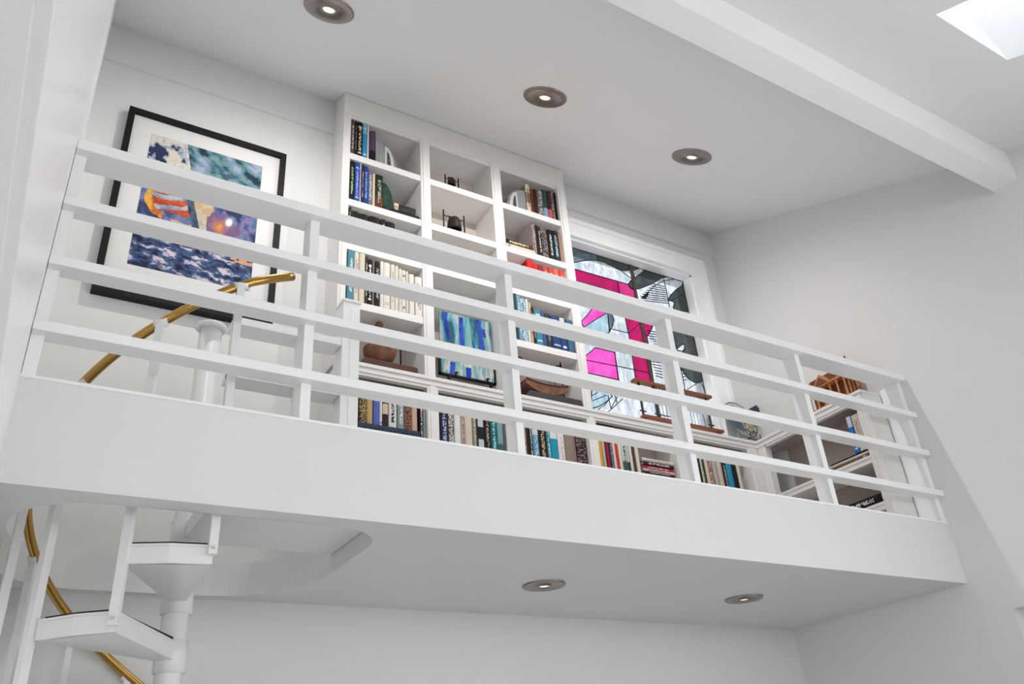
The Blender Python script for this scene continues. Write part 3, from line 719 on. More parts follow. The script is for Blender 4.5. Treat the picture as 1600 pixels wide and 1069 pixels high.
row('low shelf below hanging drum', 'books on the low shelf, third bay', LS, YL, [
 (820.4, 826.2, .094, (196, 172, 156), (90, 60, 56), 'v', CR, 'pinkish book with brown title'),
 (826.8, 830.4, .094, (54, 42, 40), (110, 90, 80), 'n', K, 'thin dark brown book'),
 (830.8, 835.4, .094, (40, 40, 42), (206, 204, 198), 'v', K, 'black book with white title'),
 (836.0, 845.6, .094, (96, 146, 176), (190, 212, 226), 'tv', (206, 206, 200), 'light blue book'),
 (846.2, 858.0, .093, (30, 26, 26), (186, 160, 120), 'ev', K, 'wide black book with slim gold title'),
 (858.4, 864.0, .093, (46, 130, 140), (226, 230, 230), 'v', K, 'teal book with white letters'),
 (864.4, 875.8, .092, (34, 148, 176), (60, 170, 196), 't', (214, 220, 220), 'bright turquoise book with white top'),
 (876.4, 886.6, .086, (226, 222, 220), (206, 186, 186), 'v', WH, 'short white book'),
 (887.2, 902.0, .091, (142, 126, 114), (130, 116, 104), 'n', CR, 'plain taupe book'),
 (902.4, 905.4, .091, (56, 34, 42), (206, 190, 180), 's', (206, 190, 180), 'thin maroon book'),
 (905.8, 921.6, .090, (58, 40, 44), (138, 116, 110), 'fv', K, 'dark brown patterned book')])
row('low shelf under stained glass', 'books on the low shelf, fourth bay', LS, YL, [
 (931.5, 939.2, .1190, (222, 220, 216), (206, 204, 200), 'n', WH, 'plain white book'),
 (940.0, 946.4, .1190, (222, 164, 42), (150, 100, 30), 's', (190, 136, 30), 'bright yellow book'),
 (946.8, 951.2, .1180, (186, 186, 182), (150, 150, 150), 'n', WH, 'pale grey book'),
 (951.8, 957.8, .1180, (150, 34, 52), (90, 20, 34), 's', (90, 20, 34), 'crimson book'),
 (958.2, 963.2, .1170, (52, 52, 74), (160, 150, 160), 'v', K, 'dark slate-blue book'),
 (963.6, 967.8, .1160, (222, 206, 190), (190, 160, 150), 'n', CR, 'cream book'),
 (968.2, 972.2, .1160, (204, 58, 60), (230, 200, 196), 'n', CR, 'scarlet book'),
 (972.6, 977.2, .1150, (224, 218, 206), (200, 190, 176), 'n', CR, 'ivory book'),
 (977.8, 984.8, .1140, (206, 214, 206), (60, 84, 74), 'bv', (56, 96, 82), 'white book with green foot'),
 (985.2, 989.2, .1130, (190, 196, 192), (60, 60, 60), 'b', (50, 52, 54), 'grey book with black foot'),
 (989.6, 994.2, .1120, (222, 208, 196), (190, 176, 160), 'n', CR, 'pale cream book'),
 (994.6, 998.6, .1110, (74, 62, 64), (200, 190, 184), 'e', K, 'dark grey-brown book'),
 (999.0, 1005.0, .1110, (220, 212, 200), (190, 180, 168), 's', (200, 190, 178), 'off-white book beside the flat pile')])
zz = LS
pile = [(.0055, (40, 36, 66), (180, 170, 200), 'indigo paperback, lowest in flat pile'), (.0085, (150, 84, 150), (226, 206, 226), 'purple book with pale title, second lowest in flat pile'),
        (.0040, (60, 40, 48), (200, 180, 180), 'thin dark book, third lowest in flat pile'), (.0048, (214, 190, 184), (90, 60, 66), 'pale pink book in middle of flat pile'),
        (.0060, (170, 52, 66), (230, 200, 200), 'red book, third from top of flat pile'), (.0075, (64, 36, 48), (220, 200, 196), 'dark maroon book, second from top of flat pile'),
        (.0060, (216, 212, 206), (180, 176, 170), 'white book on top of flat pile')]
for i, (t, c, ink, wd) in enumerate(pile):
    a0 = x_on(1008.5, YL, LS)+rnd.uniform(-.002, .004); a1 = x_on(1058, YL, LS)+rnd.uniform(-.004, .002)
    book(wd+', low shelf under stained glass', 'flat pile on the low shelf', a0, a1, YL+rnd.uniform(-.002, .003), YL+.062, zz, zz+t*1.36-.0002, c, ink, 'v', CR, 'h'); zz += t*1.36
row('corner low shelf', 'books on the corner low shelf', LS, YL, [
 (1085.5, 1094.5, .100, (96, 96, 104), (140, 140, 150), 'n', K, 'tall slate-grey book'),
 (1095.8, 1098.8, .090, (112, 104, 118), (80, 72, 84), 'n', K, 'thin mauve-grey book'),
 (1099.2, 1102.0, .090, (34, 30, 34), (120, 110, 110), 'n', K, 'thin black book'),
 (1102.4, 1106.2, .090, (206, 200, 188), (90, 84, 80), 'v', CR, 'white book with dark flecks'),
 (1106.6, 1108.6, .089, (60, 54, 52), (90, 84, 80), 'n', K, 'very thin dark book'),
 (1109.0, 1114.8, .089, (206, 200, 182), (190, 180, 160), 's', (186, 178, 160), 'cream book'),
 (1115.2, 1121.6, .089, (196, 186, 168), (156, 64, 56), 'f', (110, 110, 80), 'floral red and green book'),
 (1122.0, 1127.6, .088, (178, 178, 178), (160, 160, 160), 'n', WH, 'light grey book'),
 (1128.0, 1136.6, .088, (204, 194, 176), (180, 168, 148), 's', (170, 160, 140), 'wide cream book'),
 (1137.2, 1143.0, .087, (40, 38, 40), (190, 180, 176), 'v', K, 'black book with white flecks'),
 (1143.6, 1152.4, .087, (46, 142, 176), (80, 170, 196), 'n', K, 'bright turquoise book'),
 (1153.0, 1160.0, .086, (32, 32, 36), (120, 116, 110), 's', K, 'black book'),
 (1160.6, 1165.8, .086, (214, 206, 192), (190, 180, 166), 'n', CR, 'white book, last before the empty space')])
# a few books in the right hand run
yb0, yb1 = at_x(1326, 660, SX+.008).y, at_x(1336, 668, SX+.008).y
def yo(px, py, X=SX+.006): return at_x(px, py, X).y
book('bright blue book standing near the front end of right low bookcase', None, SX+.006, WX-.008, 1.101, 1.113, LS+.018, LS+.108, (36, 108, 190), (190, 214, 236), 'th', (190, 206, 220), 'r')
book('cream book standing at the front end of right low bookcase', None, SX+.006, WX-.008, 1.0785, 1.0985, LS+.018, LS+.106, (206, 196, 180), (170, 150, 130), 'v', CR, 'r')
book('brown book lying lowest on upper shelf of right low bookcase', 'flat books in the right low bookcase', SX+.004, WX-.01, 1.080, 1.190, LS, LS+.0065, (120, 84, 62), (200, 180, 150), 'e', (200, 180, 150), 'q')
book('white magazine volume lying between black and brown ones, right low bookcase', 'flat books in the right low bookcase', SX+.003, WX-.01, 1.077, 1.192, LS+.0067, LS+.0125, (206, 202, 194), (150, 146, 140), 'n', WH, 'q')
book('thin black volume lying on top of white one, right low bookcase', 'flat books in the right low bookcase', SX+.006, WX-.01, 1.079, 1.186, LS+.0127, LS+.0172, (34, 34, 36), (90, 90, 90), 'n', K, 'q')
book('thick black book with white title lying on lower shelf, right low bookcase', None, SX+.003, WX-.01, 1.077, 1.215, .537, .5570, (24, 22, 26), (206, 206, 210), 'v', K, 'q')

# ================================================================= PICTURE ON THE LEFT WALL
def vnoise(x, y, seed):
    xi = np.floor(x).astype(int); yi = np.floor(y).astype(int); fx = x-xi; fy = y-yi
    fx = fx*fx*(3-2*fx); fy = fy*fy*(3-2*fy)
    def h(a, b):
        n = (a*374761393+b*668265263+seed*974634777) & 0xffffffff
        n = ((n ^ (n >> 13))*1274126177) & 0xffffffff
        return ((n ^ (n >> 16)) & 0xffff)/65535.0
    return (h(xi, yi)*(1-fx)+h(xi+1, yi)*fx)*(1-fy)+(h(xi, yi+1)*(1-fx)+h(xi+1, yi+1)*fx)*fy
def fbm(x, y, s, o=4):
    r = 0; a = .5
    for i in range(o): r = r+a*vnoise(x*2**i, y*2**i, s+i); a *= .5
    return r/(1-.5**o)
def pick(t, pal):
    t = np.clip(t, 0, .9999)*len(pal); i = t.astype(int); return np.array(pal, float)[i]
def paint_sea(nx, nz):
    u, v = np.meshgrid((np.arange(nx)+.5)/nx, (np.arange(nz)+.5)/nz)
    wu = u+.05*(fbm(u*9, v*9, 3)-.5); wv = v+.05*(fbm(u*10, v*12, 9)-.5)
    def tone(sx, sy, seed, gain=2.3): return np.clip((fbm(wu*sx, wv*sy+wu*3, seed, 5)-.5)*gain+.5, 0, 1)
    sea = pick(tone(15, 44, 21, 2.0), [(22, 32, 54), (26, 42, 72), (40, 66, 106), (74, 68, 108), (48, 98, 136), (92, 96, 134), (170, 170, 192), (214, 204, 214)])
    far = pick(tone(7, 11, 33), [(38, 62, 98), (52, 92, 140), (64, 122, 172), (88, 148, 190), (86, 92, 144), (66, 118, 146)])
    sky = pick(tone(9, 15, 5, 2.5), [(36, 56, 76), (56, 94, 112), (84, 126, 136), (106, 146, 146), (124, 154, 168), (132, 146, 182), (160, 172, 190)])
    mid = pick(tone(12, 12, 14), [(58, 66, 100), (76, 92, 138), (104, 106, 154), (136, 124, 166), (106, 124, 160), (86, 112, 150)])
    lef = pick(tone(10, 12, 44, 2.6), [(40, 50, 84), (150, 156, 172), (184, 186, 194), (212, 208, 196), (220, 212, 190), (216, 208, 190), (204, 202, 204), (190, 192, 200)])
    col = np.where((wv > .66)[..., None], sky, mid)
    col = np.where(((wv > .68) & (wu < .40-.3*(wv-.68)))[..., None], lef, col)
    col = np.where((wv < .36)[..., None], far, col); col = np.where((wv < .25+.03*np.sin(u*9))[..., None], sea, col)
    m = (wv < .38) & (wv > .25) & (np.abs(wu-.40) < .12*(wv-.25)/.12); col = np.where(m[..., None], np.array((196, 184, 164.)), col)
    # striped sail with an orange edge
    d = ((wu-.24)/.20)**2+((wv-.52)/.15)**2
    red = pick(tone(14, 30, 55), [(176, 66, 40), (200, 80, 46), (212, 96, 58), (190, 74, 44)]); pale = pick(tone(14, 30, 56), [(124, 148, 166), (156, 172, 184), (182, 190, 194)])
    s = np.where(((wv*12+.5*np.cos(u*5)) % 1 < .55)[..., None], red, pale)
    col = np.where(((d < 1) & (wv > .43))[..., None], s, col)
    ring = (d < 1.05) & (d > .60) & (u < .20); col = np.where(ring[..., None], pick(tone(18, 18, 57), [(204, 104, 44), (226, 150, 52), (230, 176, 70)]), col)
    # dark mast edge and cream sail leaning to the right
    e = u-(.38+.40*(.62-v))
    col = np.where(((np.abs(e) < .032) & (wv > .33) & (wv < .72))[..., None], pick(tone(16, 16, 60), [(40, 54, 80), (58, 78, 104), (84, 100, 120)]), col)
    col = np.where(((e > .032) & (e < .20) & (wv > .35) & (wv < .72))[..., None], pick(tone(12, 14, 71), [(198, 170, 134), (208, 188, 154), (190, 184, 170), (214, 198, 164), (176, 176, 170)]), col)
    # orange and pink patch near the sail
    r = np.hypot((u-.70), (v-.42)*1.15)+.16*(fbm(u*12, v*12, 8)-.5)
    for rad, c in ((.13, (126, 100, 136)), (.085, (160, 110, 130)), (.05, (196, 128, 104)), (.02, (222, 156, 96))): col = np.where((r < rad)[..., None], np.array(c, float), col)
    glow = (v < .30) & (v > .18) & (u > .62) & (fbm(u*12, v*36, 90) > .54); col = np.where(glow[..., None], np.array((214, 164, 126.)), col)
    return col
def painted_panel(name, x0, x1, z0, z1, y, col, m, parent):
    nz, nx = col.shape[:2]; mb = MB(); n1 = nx+1
    mb.v = [(x0+(x1-x0)*i/nx, y, z0+(z1-z0)*k/nz) for k in range(nz+1) for i in range(n1)]
    mb.f = [(k*n1+i, k*n1+i+1, (k+1)*n1+i+1, (k+1)*n1+i) for k in range(nz) for i in range(nx)]; mb.sm = [False]*len(mb.f)
    return painted(name, mb, [lin(c) for c in col.reshape(-1, 3)], m, parent)
px0, px1, pz0, pz1 = .0470, .3765, .8735, 1.3265; fwid = .0125
PY = WY-.016
pf = thing('framed_picture', 'large black framed print of sailing boats on a rough blue sea', 'picture', (.213, PY+.008, pz0))
for n_, bx in (('frame_rail', (px0, px1, pz0, pz0+fwid)), ('frame_rail', (px0, px1, pz1-fwid, pz1)), ('frame_stile', (px0, px0+fwid, pz0+fwid, pz1-fwid)), ('frame_stile', (px1-fwid, px1, pz0+fwid, pz1-fwid))):
    build(n_, MB().box(bx[0], bx[1], PY-.004, WY-.0005, bx[2], bx[3]), BLACK, pf, .001)
build('mount_board', MB().box(px0+fwid, px1-fwid, PY+.004, PY+.008, pz0+fwid, pz1-fwid), mat('white_mount_board', (226, 225, 224), .5), pf)
painted_panel('print', .0972, .3278, .948, 1.2765, PY+.0036, paint_sea(170, 220), print_mat('picture_print', .025, .5), pf)

# ================================================================= BLUE GLASS ART PANEL
def paint_glass(nx, nz):
    u, v = np.meshgrid((np.arange(nx)+.5)/nx, (np.arange(nz)+.5)/nz)
    wu = u+.07*(fbm(u*3, v*2.2, 50)-.5)+.03*(fbm(u*9, v*6, 60)-.5)
    n = fbm(wu*9, v*1.6, 70); n = np.clip((n-.5)*2+.5, 0, 1)
    col = pick(n, [(40, 92, 112), (66, 138, 160), (104, 170, 182), (130, 176, 176), (176, 188, 184), (206, 204, 200), (120, 170, 180)])
    for c, wd, z0_, z1_ in ((.14, .045, .55, 1.2), (.42, .052, .35, .97), (.80, .045, .3, 1), (.50, .05, -.1, .16), (.20, .05, -.1, .2), (.88, .04, .72, .86), (.62, .02, .4, .62)):
        m = (np.abs(wu-c-.02*np.sin(v*5)) < wd*(.6+.5*fbm(u*2, v*5, 90))) & (v > z0_) & (v < z1_)
        col = np.where(m[..., None], pick(fbm(wu*8, v*3, 12), [(18, 40, 150), (16, 52, 170), (40, 80, 190), (30, 46, 130)]), col)
    return col
ga = thing('glass_art_panel', 'abstract blue and teal streaked glass panel on black metal stand, middle bay', 'glass art', (.813, 1.425, COUNTER))
g0, g1, gz = .7395, .8812, .836
painted_panel('panel_face', g0+.004, g1-.004, gz+.004, .998, 1.4285, paint_glass(90, 110), print_mat('streaked_glass', .12, .7), ga)
build('panel', MB().box(g0+.004, g1-.004, 1.4287, 1.4325, gz+.004, .998), mat('teal_glass_edge', (120, 168, 176), .15), ga)
for bx in ((g0, g1, gz, gz+.004), (g0, g0+.004, gz, .90), (g1-.004, g1, gz, .90)): build('frame_bar', MB().box(bx[0], bx[1], 1.4265, 1.4345, bx[2], bx[3]), BLACK, ga)
for fx in (.764, .869):
    f_ = build('stand_leg', MB().box(fx-.0022, fx+.0022, 1.4275, 1.434, COUNTER+.003, gz), BLACK, ga)
    build('foot', MB().box(fx-.003, fx+.003, 1.400, 1.450, COUNTER, COUNTER+.003), BLACK, f_)
for fx in (.779, .858): build('clip', MB().box(fx-.002, fx+.002, 1.4245, 1.4285, gz, gz+.011).box(fx-.002, fx+.006, 1.4245, 1.4265, gz+.009, gz+.011), BLACK, ga)

# ================================================================= BELLS, BOWL, DRUM
def bell_stand(label, x0, x1, xa, xb, zb, hpost, bx, br, bh, bz, y=1.405, group='iron bells on stands'):
    t = thing('bell_stand', label, 'bell', ((x0+x1)/2, y, zb), group)
    build('base', MB().box(x0, x1, y-.012, y+.012, zb, zb+.0055), IRON, t, .001)
    for x in (xa, xb): build('post', MB().cyl((x, y, zb+.005), (x, y, zb+hpost), .0018, 10), IRON, t)
    zc = zb+hpost*.80
    hk = MB(); 
    for x, s in ((xa, 1), (xb, -1)):
        hk.tube([(x, y, zc), (x+s*(bx-br*.7-xa if s > 0 else xb-bx-br*.7)*.5, y, zc-.004), (bx-s*br*.62, y, bz+bh+.002)], .0012, 8)
    build('hook', hk, IRON, t)
    b_ = build('bell', MB().lathe((bx, y, bz), [(br*.55, bh*.02), (br*.96, 0), (br, bh*.06), (br*.93, bh*.35), (br*.86, bh*.68), (br*.66, bh*.92), (br*.3, bh), (0, bh)], 24), IRON, t)
    build('crown', MB().cyl((bx-br*.72, y, bz+bh*.97), (bx+br*.72, y, bz+bh*.97), .0024, 10), IRON, b_)
    build('clapper', MB().lathe((bx, y, bz-.0035), [(0, 0), (.0018, .001), (.0018, .003), (.0009, .0035), (.0009, .012), (0, .012)], 10), IRON, b_)
    return t
yb = 1.405
def xz(px, py, Y=yb): p = at_y(px, py, Y); return p.x, p.z
bell_stand('small dark bell hanging in a black frame, top shelf of middle bay', .7575, .8085, .7595, .7960, S1, .046, .7765, .0105, .023, S1+.017)
bell_stand('dark iron bell on hooked posts, second shelf of middle bay', .7470, .8250, .7510, .8070, S2, .066, .7790, .0182, .0365, S2+.014)
bell_stand('largest dark bell, mostly hidden behind the top rail, third shelf of middle bay', .735, .862, .7480, .8330, S3, .060, .790, .024, .034, S3+.012)
# wooden bowl on plank
bt = thing('bowl_stand', 'red-brown wooden plank stand with black posts under left bay', 'stand', (.606, 1.40, COUNTER))
build('plank', MB().prism([(.5435, COUNTER), (.6680, COUNTER), (.6650, COUNTER+.0145), (.5490, COUNTER+.0145)], lambda p, t: (p[0], t, p[1]), 1.3835, 1.432), WOODD, bt, .001)
for x, h in ((.5445, .108), (.6415, .108)): build('post', MB().cyl((x, 1.4135, COUNTER+.012), (x, 1.4135, COUNTER+h), .0019, 10), BLACK, bt)
build('cross_bar', MB().cyl((.5445, 1.4135, COUNTER+.106), (.6475, 1.4135, COUNTER+.106), .0014, 8), BLACK, bt)
build('bar_end', MB().lathe((.6475, 1.4135, COUNTER+.106), [(0, -.004), (.003, -.002), (.003, .003), (0, .005)], 10, (1, 0, 0)), BLACK, bt)
bw = build('bowl', MB().lathe((.592, 1.4085, COUNTER+.0146), [(0, 0), (.012, .0005), (.022, .006), (.0300, .017), (.0343, .030), (.0350, .039), (.0335, .039), (.0325, .030), (.028, .018), (.018, .008), (0, .005)], 36), WOODB)
tag(bw, 'round brown wooden bowl on a dark red plank, left bay counter', 'bowl')
kb = build('wooden_knob', MB().lathe((.592, 1.4135, COUNTER+.1075), [(0, 0), (.007, .002), (.009, .008), (.006, .014), (0, .016)], 16), WOODB, bt)
# hanging drum
dt = thing('drum_stand', 'black plank stand with tall hooked posts, right bay counter', 'stand', (1.005, 1.40, COUNTER))
build('plank', MB().prism([(.9300, COUNTER), (1.0850, COUNTER), (1.0830, COUNTER+.0165), (.9420, COUNTER+.0165)], lambda p, t: (p[0], t, p[1]), 1.3835, 1.430), mat('dark_stained_plank', (58, 54, 56), .5), dt, .001)
for x, s in ((.9335, 1), (1.0545, -1)):
    p_ = build('post', MB().cyl((x, 1.412, COUNTER+.004), (x, 1.412, COUNTER+.1235), .0020, 10), BLACK, dt)
    build('hook', MB().tube([(x, 1.412, COUNTER+.1140), (x+s*.010, 1.412, COUNTER+.1130), (x+s*.017, 1.412, COUNTER+.1065), (x+s*.023, 1.412, COUNTER+.1025), (x+s*.027, 1.412, COUNTER+.1055), (x+s*.028, 1.412, COUNTER+.1115)], .0014, 8), BLACK, p_)
dm = thing('wooden_trough', 'curved brown wooden trough hanging between black posts, right bay counter', 'wooden bowl', (.995, 1.412, COUNTER+.0170))
prof = []
for i in range(13):
    s = i/12; prof.append((.9372+.1140*s, COUNTER+.0175+.018*abs(2*s-1)**2.2))
topz = lambda s: COUNTER+.0480-.006*math.sin(math.pi*s)
trb = MB(); n = len(prof)
vs = []
for y_, k in ((1.388, 1), (1.436, 1)):
    vs += [(x, y_, z) for x, z in prof]+[(x, y_, topz(i/12)) for i, (x, z) in enumerate(prof)]
fs = []
for i in range(n-1):
    fs += [(i, i+1, n+i+1, n+i), (2*n+i+1, 2*n+i, 3*n+i, 3*n+i+1), (i+1, i, 2*n+i, 2*n+i+1), (n+i, n+i+1, 3*n+i+1, 3*n+i)]
fs += [(0, n, 3*n, 2*n), (n-1, 3*n-1, 4*n-1, 2*n-1)]
build('body', MB().add(vs, fs), WOODB, dm, .001)
build('rim', MB().tube([(x, 1.3875, topz(i/12)) for i, (x, z) in enumerate(prof)], .0018, 8), WOODD, dm)
build('cords', MB().tube([(.9610, 1.412, COUNTER+.1045), (.955, 1.412, COUNTER+.047)], .0008, 6).tube([(1.0270, 1.412, COUNTER+.1045), (1.034, 1.412, COUNTER+.047)], .0008, 6), BLACK, dm)

# ================================================================= BOOKENDS
AG = [mat('grey_agate_rim', (120, 118, 116), .3, noise=((150, 148, 146), 40)), mat('white_agate_band', (206, 206, 206), .25), mat('dark_agate_core', (62, 62, 64), .2, noise=((96, 96, 100), 60)), mat('striped_agate', (128, 130, 132), .35, noise=((166, 168, 170), 26, (9, 1, .3)))]
def agate(label, x0, x1, z0, h, sgn, y=YS+.004):
    # quarter-oval slab: straight edge against the books, curved edge outward
    t = thing('agate_bookend', label, 'bookend', ((x0+x1)/2, y+.02, z0))
    w_ = x1-x0; e = x0 if sgn > 0 else x1
    def q(kx, kz, off): 
        pts = [(e+sgn*off, z0), (e+sgn*off, z0+h*kz)]
        for i in range(1, 11):
            a = math.pi/2*(1-i/10); pts.append((e+sgn*(off+(w_*kx-off)*math.cos(a)), z0+h*kz*max(math.sin(a), 0)))
        return pts[:-1]+[(e+sgn*w_*kx, z0)]
    fn = lambda p, tt: (p[0], tt, p[1])
    build('slab', MB().prism(q(1, 1, 0), fn, y, y+.034), AG[0], t, .0008)
    build('striped_face', MB().prism([(e, z0), (e+sgn*w_*.40, z0), (e+sgn*w_*.40, z0+h*.93), (e, z0+h*.985)], fn, y-.0008, y+.001), AG[3], t)
    build('white_band', MB().prism(q(.86, .80, w_*.42), fn, y-.0012, y+.001), AG[1], t)
    build('core', MB().prism(q(.70, .60, w_*.52), fn, y-.0018, y+.001), AG[2], t)
agate('grey banded agate bookend beside the purple book, top shelf of left bay', x_on(587.6, YS, S1), x_on(621.5, YS, S1), S1, .077, 1)
agate('grey banded agate bookend left of the books, top shelf of right bay', x_on(793.5, YS, S1), x_on(824.0, YS, S1), S1, .070, -1)
gx0, gx1 = x_on(599.2, YS, S2), x_on(616.5, YS, S2)
ge = thing('green_bookend', 'dark green polished stone bookend with rounded top, second shelf of left bay', 'bookend', (gx0, YS+.02, S2))
GREEN = mat('dark_green_stone', (26, 52, 44), .2, noise=((44, 78, 66), 30))
build('block', MB().prism([(gx0, S2+.0155), (gx0, S2+.086)]+[(gx0+(gx1-gx0)*math.sin(math.pi/2*i/8), S2+.0155+.0705*math.cos(math.pi/2*i/8)) for i in range(1, 9)], lambda p, t: (p[0], t, p[1]), YS+.006, YS+.04), GREEN, ge, .001)
build('foot', MB().box(gx0, gx1, YS+.006, YS+.04, S2+.0130, S2+.0156), GREEN, ge)
bx0, bx1 = x_on(599, YS, S2), x_on(650.5, YS, S2)
book('thin black book lying flat under a thicker one, second shelf of left bay', 'flat books on the second shelf, left bay', bx0+.001, bx1+.008, YS+.0005, YS+.07, S2, S2+.0125, (30, 30, 32), (64, 62, 60), 'e', K, 'h')
book('thick black book lying flat beside the cream box, second shelf of left bay', 'flat books on the second shelf, left bay', x_on(623.5, YS, S2), bx1, YS+.002, YS+.06, S2+.0127, S2+.0335, (28, 28, 30), (60, 58, 58), 'f', K, 'h')
cbx = thing('cream_box', 'small cream lettered box lying on a black book, second shelf of left bay', 'box', ((x_on(607, YS, S2)+x_on(623, YS, S2))/2, YS+.02, S2+.0127))
mbx = MB(); X0, X1 = x_on(608.5, YS, S2)+.0115, x_on(623, YS, S2)-.0002
build('body', MB().box(gx1+.0005, X1, YS+.001, YS+.034, S2+.0127, S2+.0295), mat('cream_card', (208, 192, 160), .6, noise=((96, 84, 66), 90, (1, 1, 2))), cbx, .0006)
build('lid', MB().box(gx1+.0003, X1, YS+.0005, YS+.0345, S2+.0225, S2+.0300), mat('cream_card_lid', (214, 200, 170), .6), cbx)

# ================================================================= WIRE RACK, PLATE, CHAPEL, SMALL THINGS
rk = thing('wire_rack', 'low brown wooden rack strung with upright wires, before the stained glass', 'rack', (1.445, 1.44, COUNTER))
RY = 1.438
for x0, x1, z0, z1 in ((1.2985, 1.5650, .9330, .9405), (1.3120, 1.5845, .8350, .8420)):
    build('rail', MB().box(x0, x1, RY-.006, RY+.010, z0, z1), WOODT, rk, .001)
for x in (1.3165, 1.3655, 1.5480):
    build('upright', MB().box(x-.0025, x+.0025, RY, RY+.004, .842, .933), mat('dark_brown_post', (58, 46, 40), .5), rk)
    build('cross_piece', MB().box(x-.010, x+.010, RY-.001, RY+.003, .852, .8545), mat('blue_grey_metal', (60, 68, 90), .4), rk)
x = 1.374
while x < 1.546:
    build('wire', MB().cyl((x, RY+.002, .842), (x, RY+.002, .933), .0007, 6), IRON, rk); x += .0118
for x in (1.325, 1.572):
    build('leg', MB().box(x-.004, x+.004, RY-.004, RY+.008, COUNTER, .835), WOODT, rk)
# fish plate
def disc_paint(u, v, rr):
    n = np.array([fbm(u*4+3, v*4, 5), fbm(u*9, v*9+2, 15)])
    col = np.where(v[..., None] > .34, np.array((196, 198, 200.)), np.array((44, 62, 88.)))
    arc = np.hypot(u+.15, v-.35); m = (v > .30) & (np.abs(arc-.36) < .10) & (v > .5); col = np.where(m[..., None], np.array((26, 34, 48.)), col)
    m = (v > .30) & (np.abs(np.hypot(u-.1, v-.1)-.52) < .05) & (u > 0); col = np.where(m[..., None], np.array((40, 50, 66.)), col)
    m = (v < .36) & (u < -.1) & (np.hypot(u+.35, v-.3) < .22); col = np.where(m[..., None], np.array((214, 170, 138.)), col)
    m = (v < -.12) & (v > -.55) & (u > .25); col = np.where((m & (n[1] > .42))[..., None], np.array((176, 160, 120.)), col)
    m = (v < -.62+.1*n[0]); col = np.where(m[..., None], np.where((n[1] > .5)[..., None], np.array((150, 152, 146.)), np.array((86, 92, 92.))), col)
    m = (np.abs(u-.16) < .022) & (v < .3) & (v > -.42); col = np.where(m[..., None], np.array((196, 206, 214.)), col)
    col = np.where((rr > .95)[..., None], np.array((40, 52, 72.)), col)
    return col
pl = thing('fish_plate', 'round navy fish-shaped plate with painted harbour scene on a small wire stand, in the corner', 'plate', (1.640, 1.405, COUNTER))
cx_, cz_, rp, PYY = 1.6415, .8755, .0580, 1.424
na, nr = 72, 22; mb = MB(); cols = []
tilt = .22
def pp(u, v, d=0):
    sag = -.10*(u*u+v*v)*rp*1.0
    y = PYY+tilt*v*rp+d+sag; return (cx_+u*rp*.95+0, y, cz_+v*rp)
vsx = [pp(0, 0)]
for i in range(1, nr+1):
    for k in range(na): a = 2*math.pi*k/na; vsx.append(pp(i/nr*math.cos(a), i/nr*math.sin(a)))
fsx = [(0, 1+k, 1+(k+1) % na) for k in range(na)]
for i in range(nr-1):
    fsx += [(1+i*na+k, 1+(i+1)*na+k, 1+(i+1)*na+(k+1) % na, 1+i*na+(k+1) % na) for k in range(na)]
uv = []
for f in fsx:
    uv.append((sum((vsx[i][0]-cx_)/(rp*.95) for i in f)/len(f), sum((vsx[i][2]-cz_)/rp for i in f)/len(f)))
uv = np.array(uv); cc = disc_paint(uv[:, 0], uv[:, 1], np.hypot(uv[:, 0], uv[:, 1]))
mb.add(vsx, fsx, True); painted('plate_face', mb, [lin(c) for c in cc], print_mat('glazed_print', .15, .6), pl)
NAVY = mat('navy_glaze', (36, 44, 66), .18, noise=((52, 60, 84), 40))
bk = MB(); ring0 = [pp(math.cos(2*math.pi*k/na), math.sin(2*math.pi*k/na)) for k in range(na)]; ring1 = [pp(.8*math.cos(2*math.pi*k/na), .8*math.sin(2*math.pi*k/na), .005) for k in range(na)]
bk.add(ring0+ring1, [(k, (k+1) % na, na+(k+1) % na, na+k) for k in range(na)]+[tuple(range(na, 2*na))], True); build('plate_back', bk, NAVY, pl)
tail = [(.70, .62), (.98, .80), (1.40, 1.02), (1.50, .86), (1.46, .50), (1.20, .40), (.95, .28)]
build('fish_tail', MB().add([pp(*p) for p in tail]+[pp(p[0], p[1], .004) for p in tail], [tuple(range(7)), tuple(range(13, 6, -1))]+[(i, (i+1) % 7, 7+(i+1) % 7, 7+i) for i in range(7)]), NAVY, pl)
ws = thing('plate_stand', 'small black wire easel holding up the round fish plate', 'stand', (1.645, 1.41, COUNTER))
for x in (1.632, 1.668):
    build('wire', MB().tube([(x, 1.388, COUNTER+.026), (x, 1.389, COUNTER+.016), (x, 1.396, COUNTER+.0145), (x, 1.405, COUNTER+.002), (x, 1.440, COUNTER+.002), (x, 1.436, COUNTER+.030)], .0012, 8), BLACK, ws)
for zc_, y_ in ((.014, 1.398), (.003, 1.404)): build('cross_wire', MB().cyl((1.630, y_, COUNTER+zc_), (1.670, y_, COUNTER+zc_), .0011, 8), BLACK, ws)
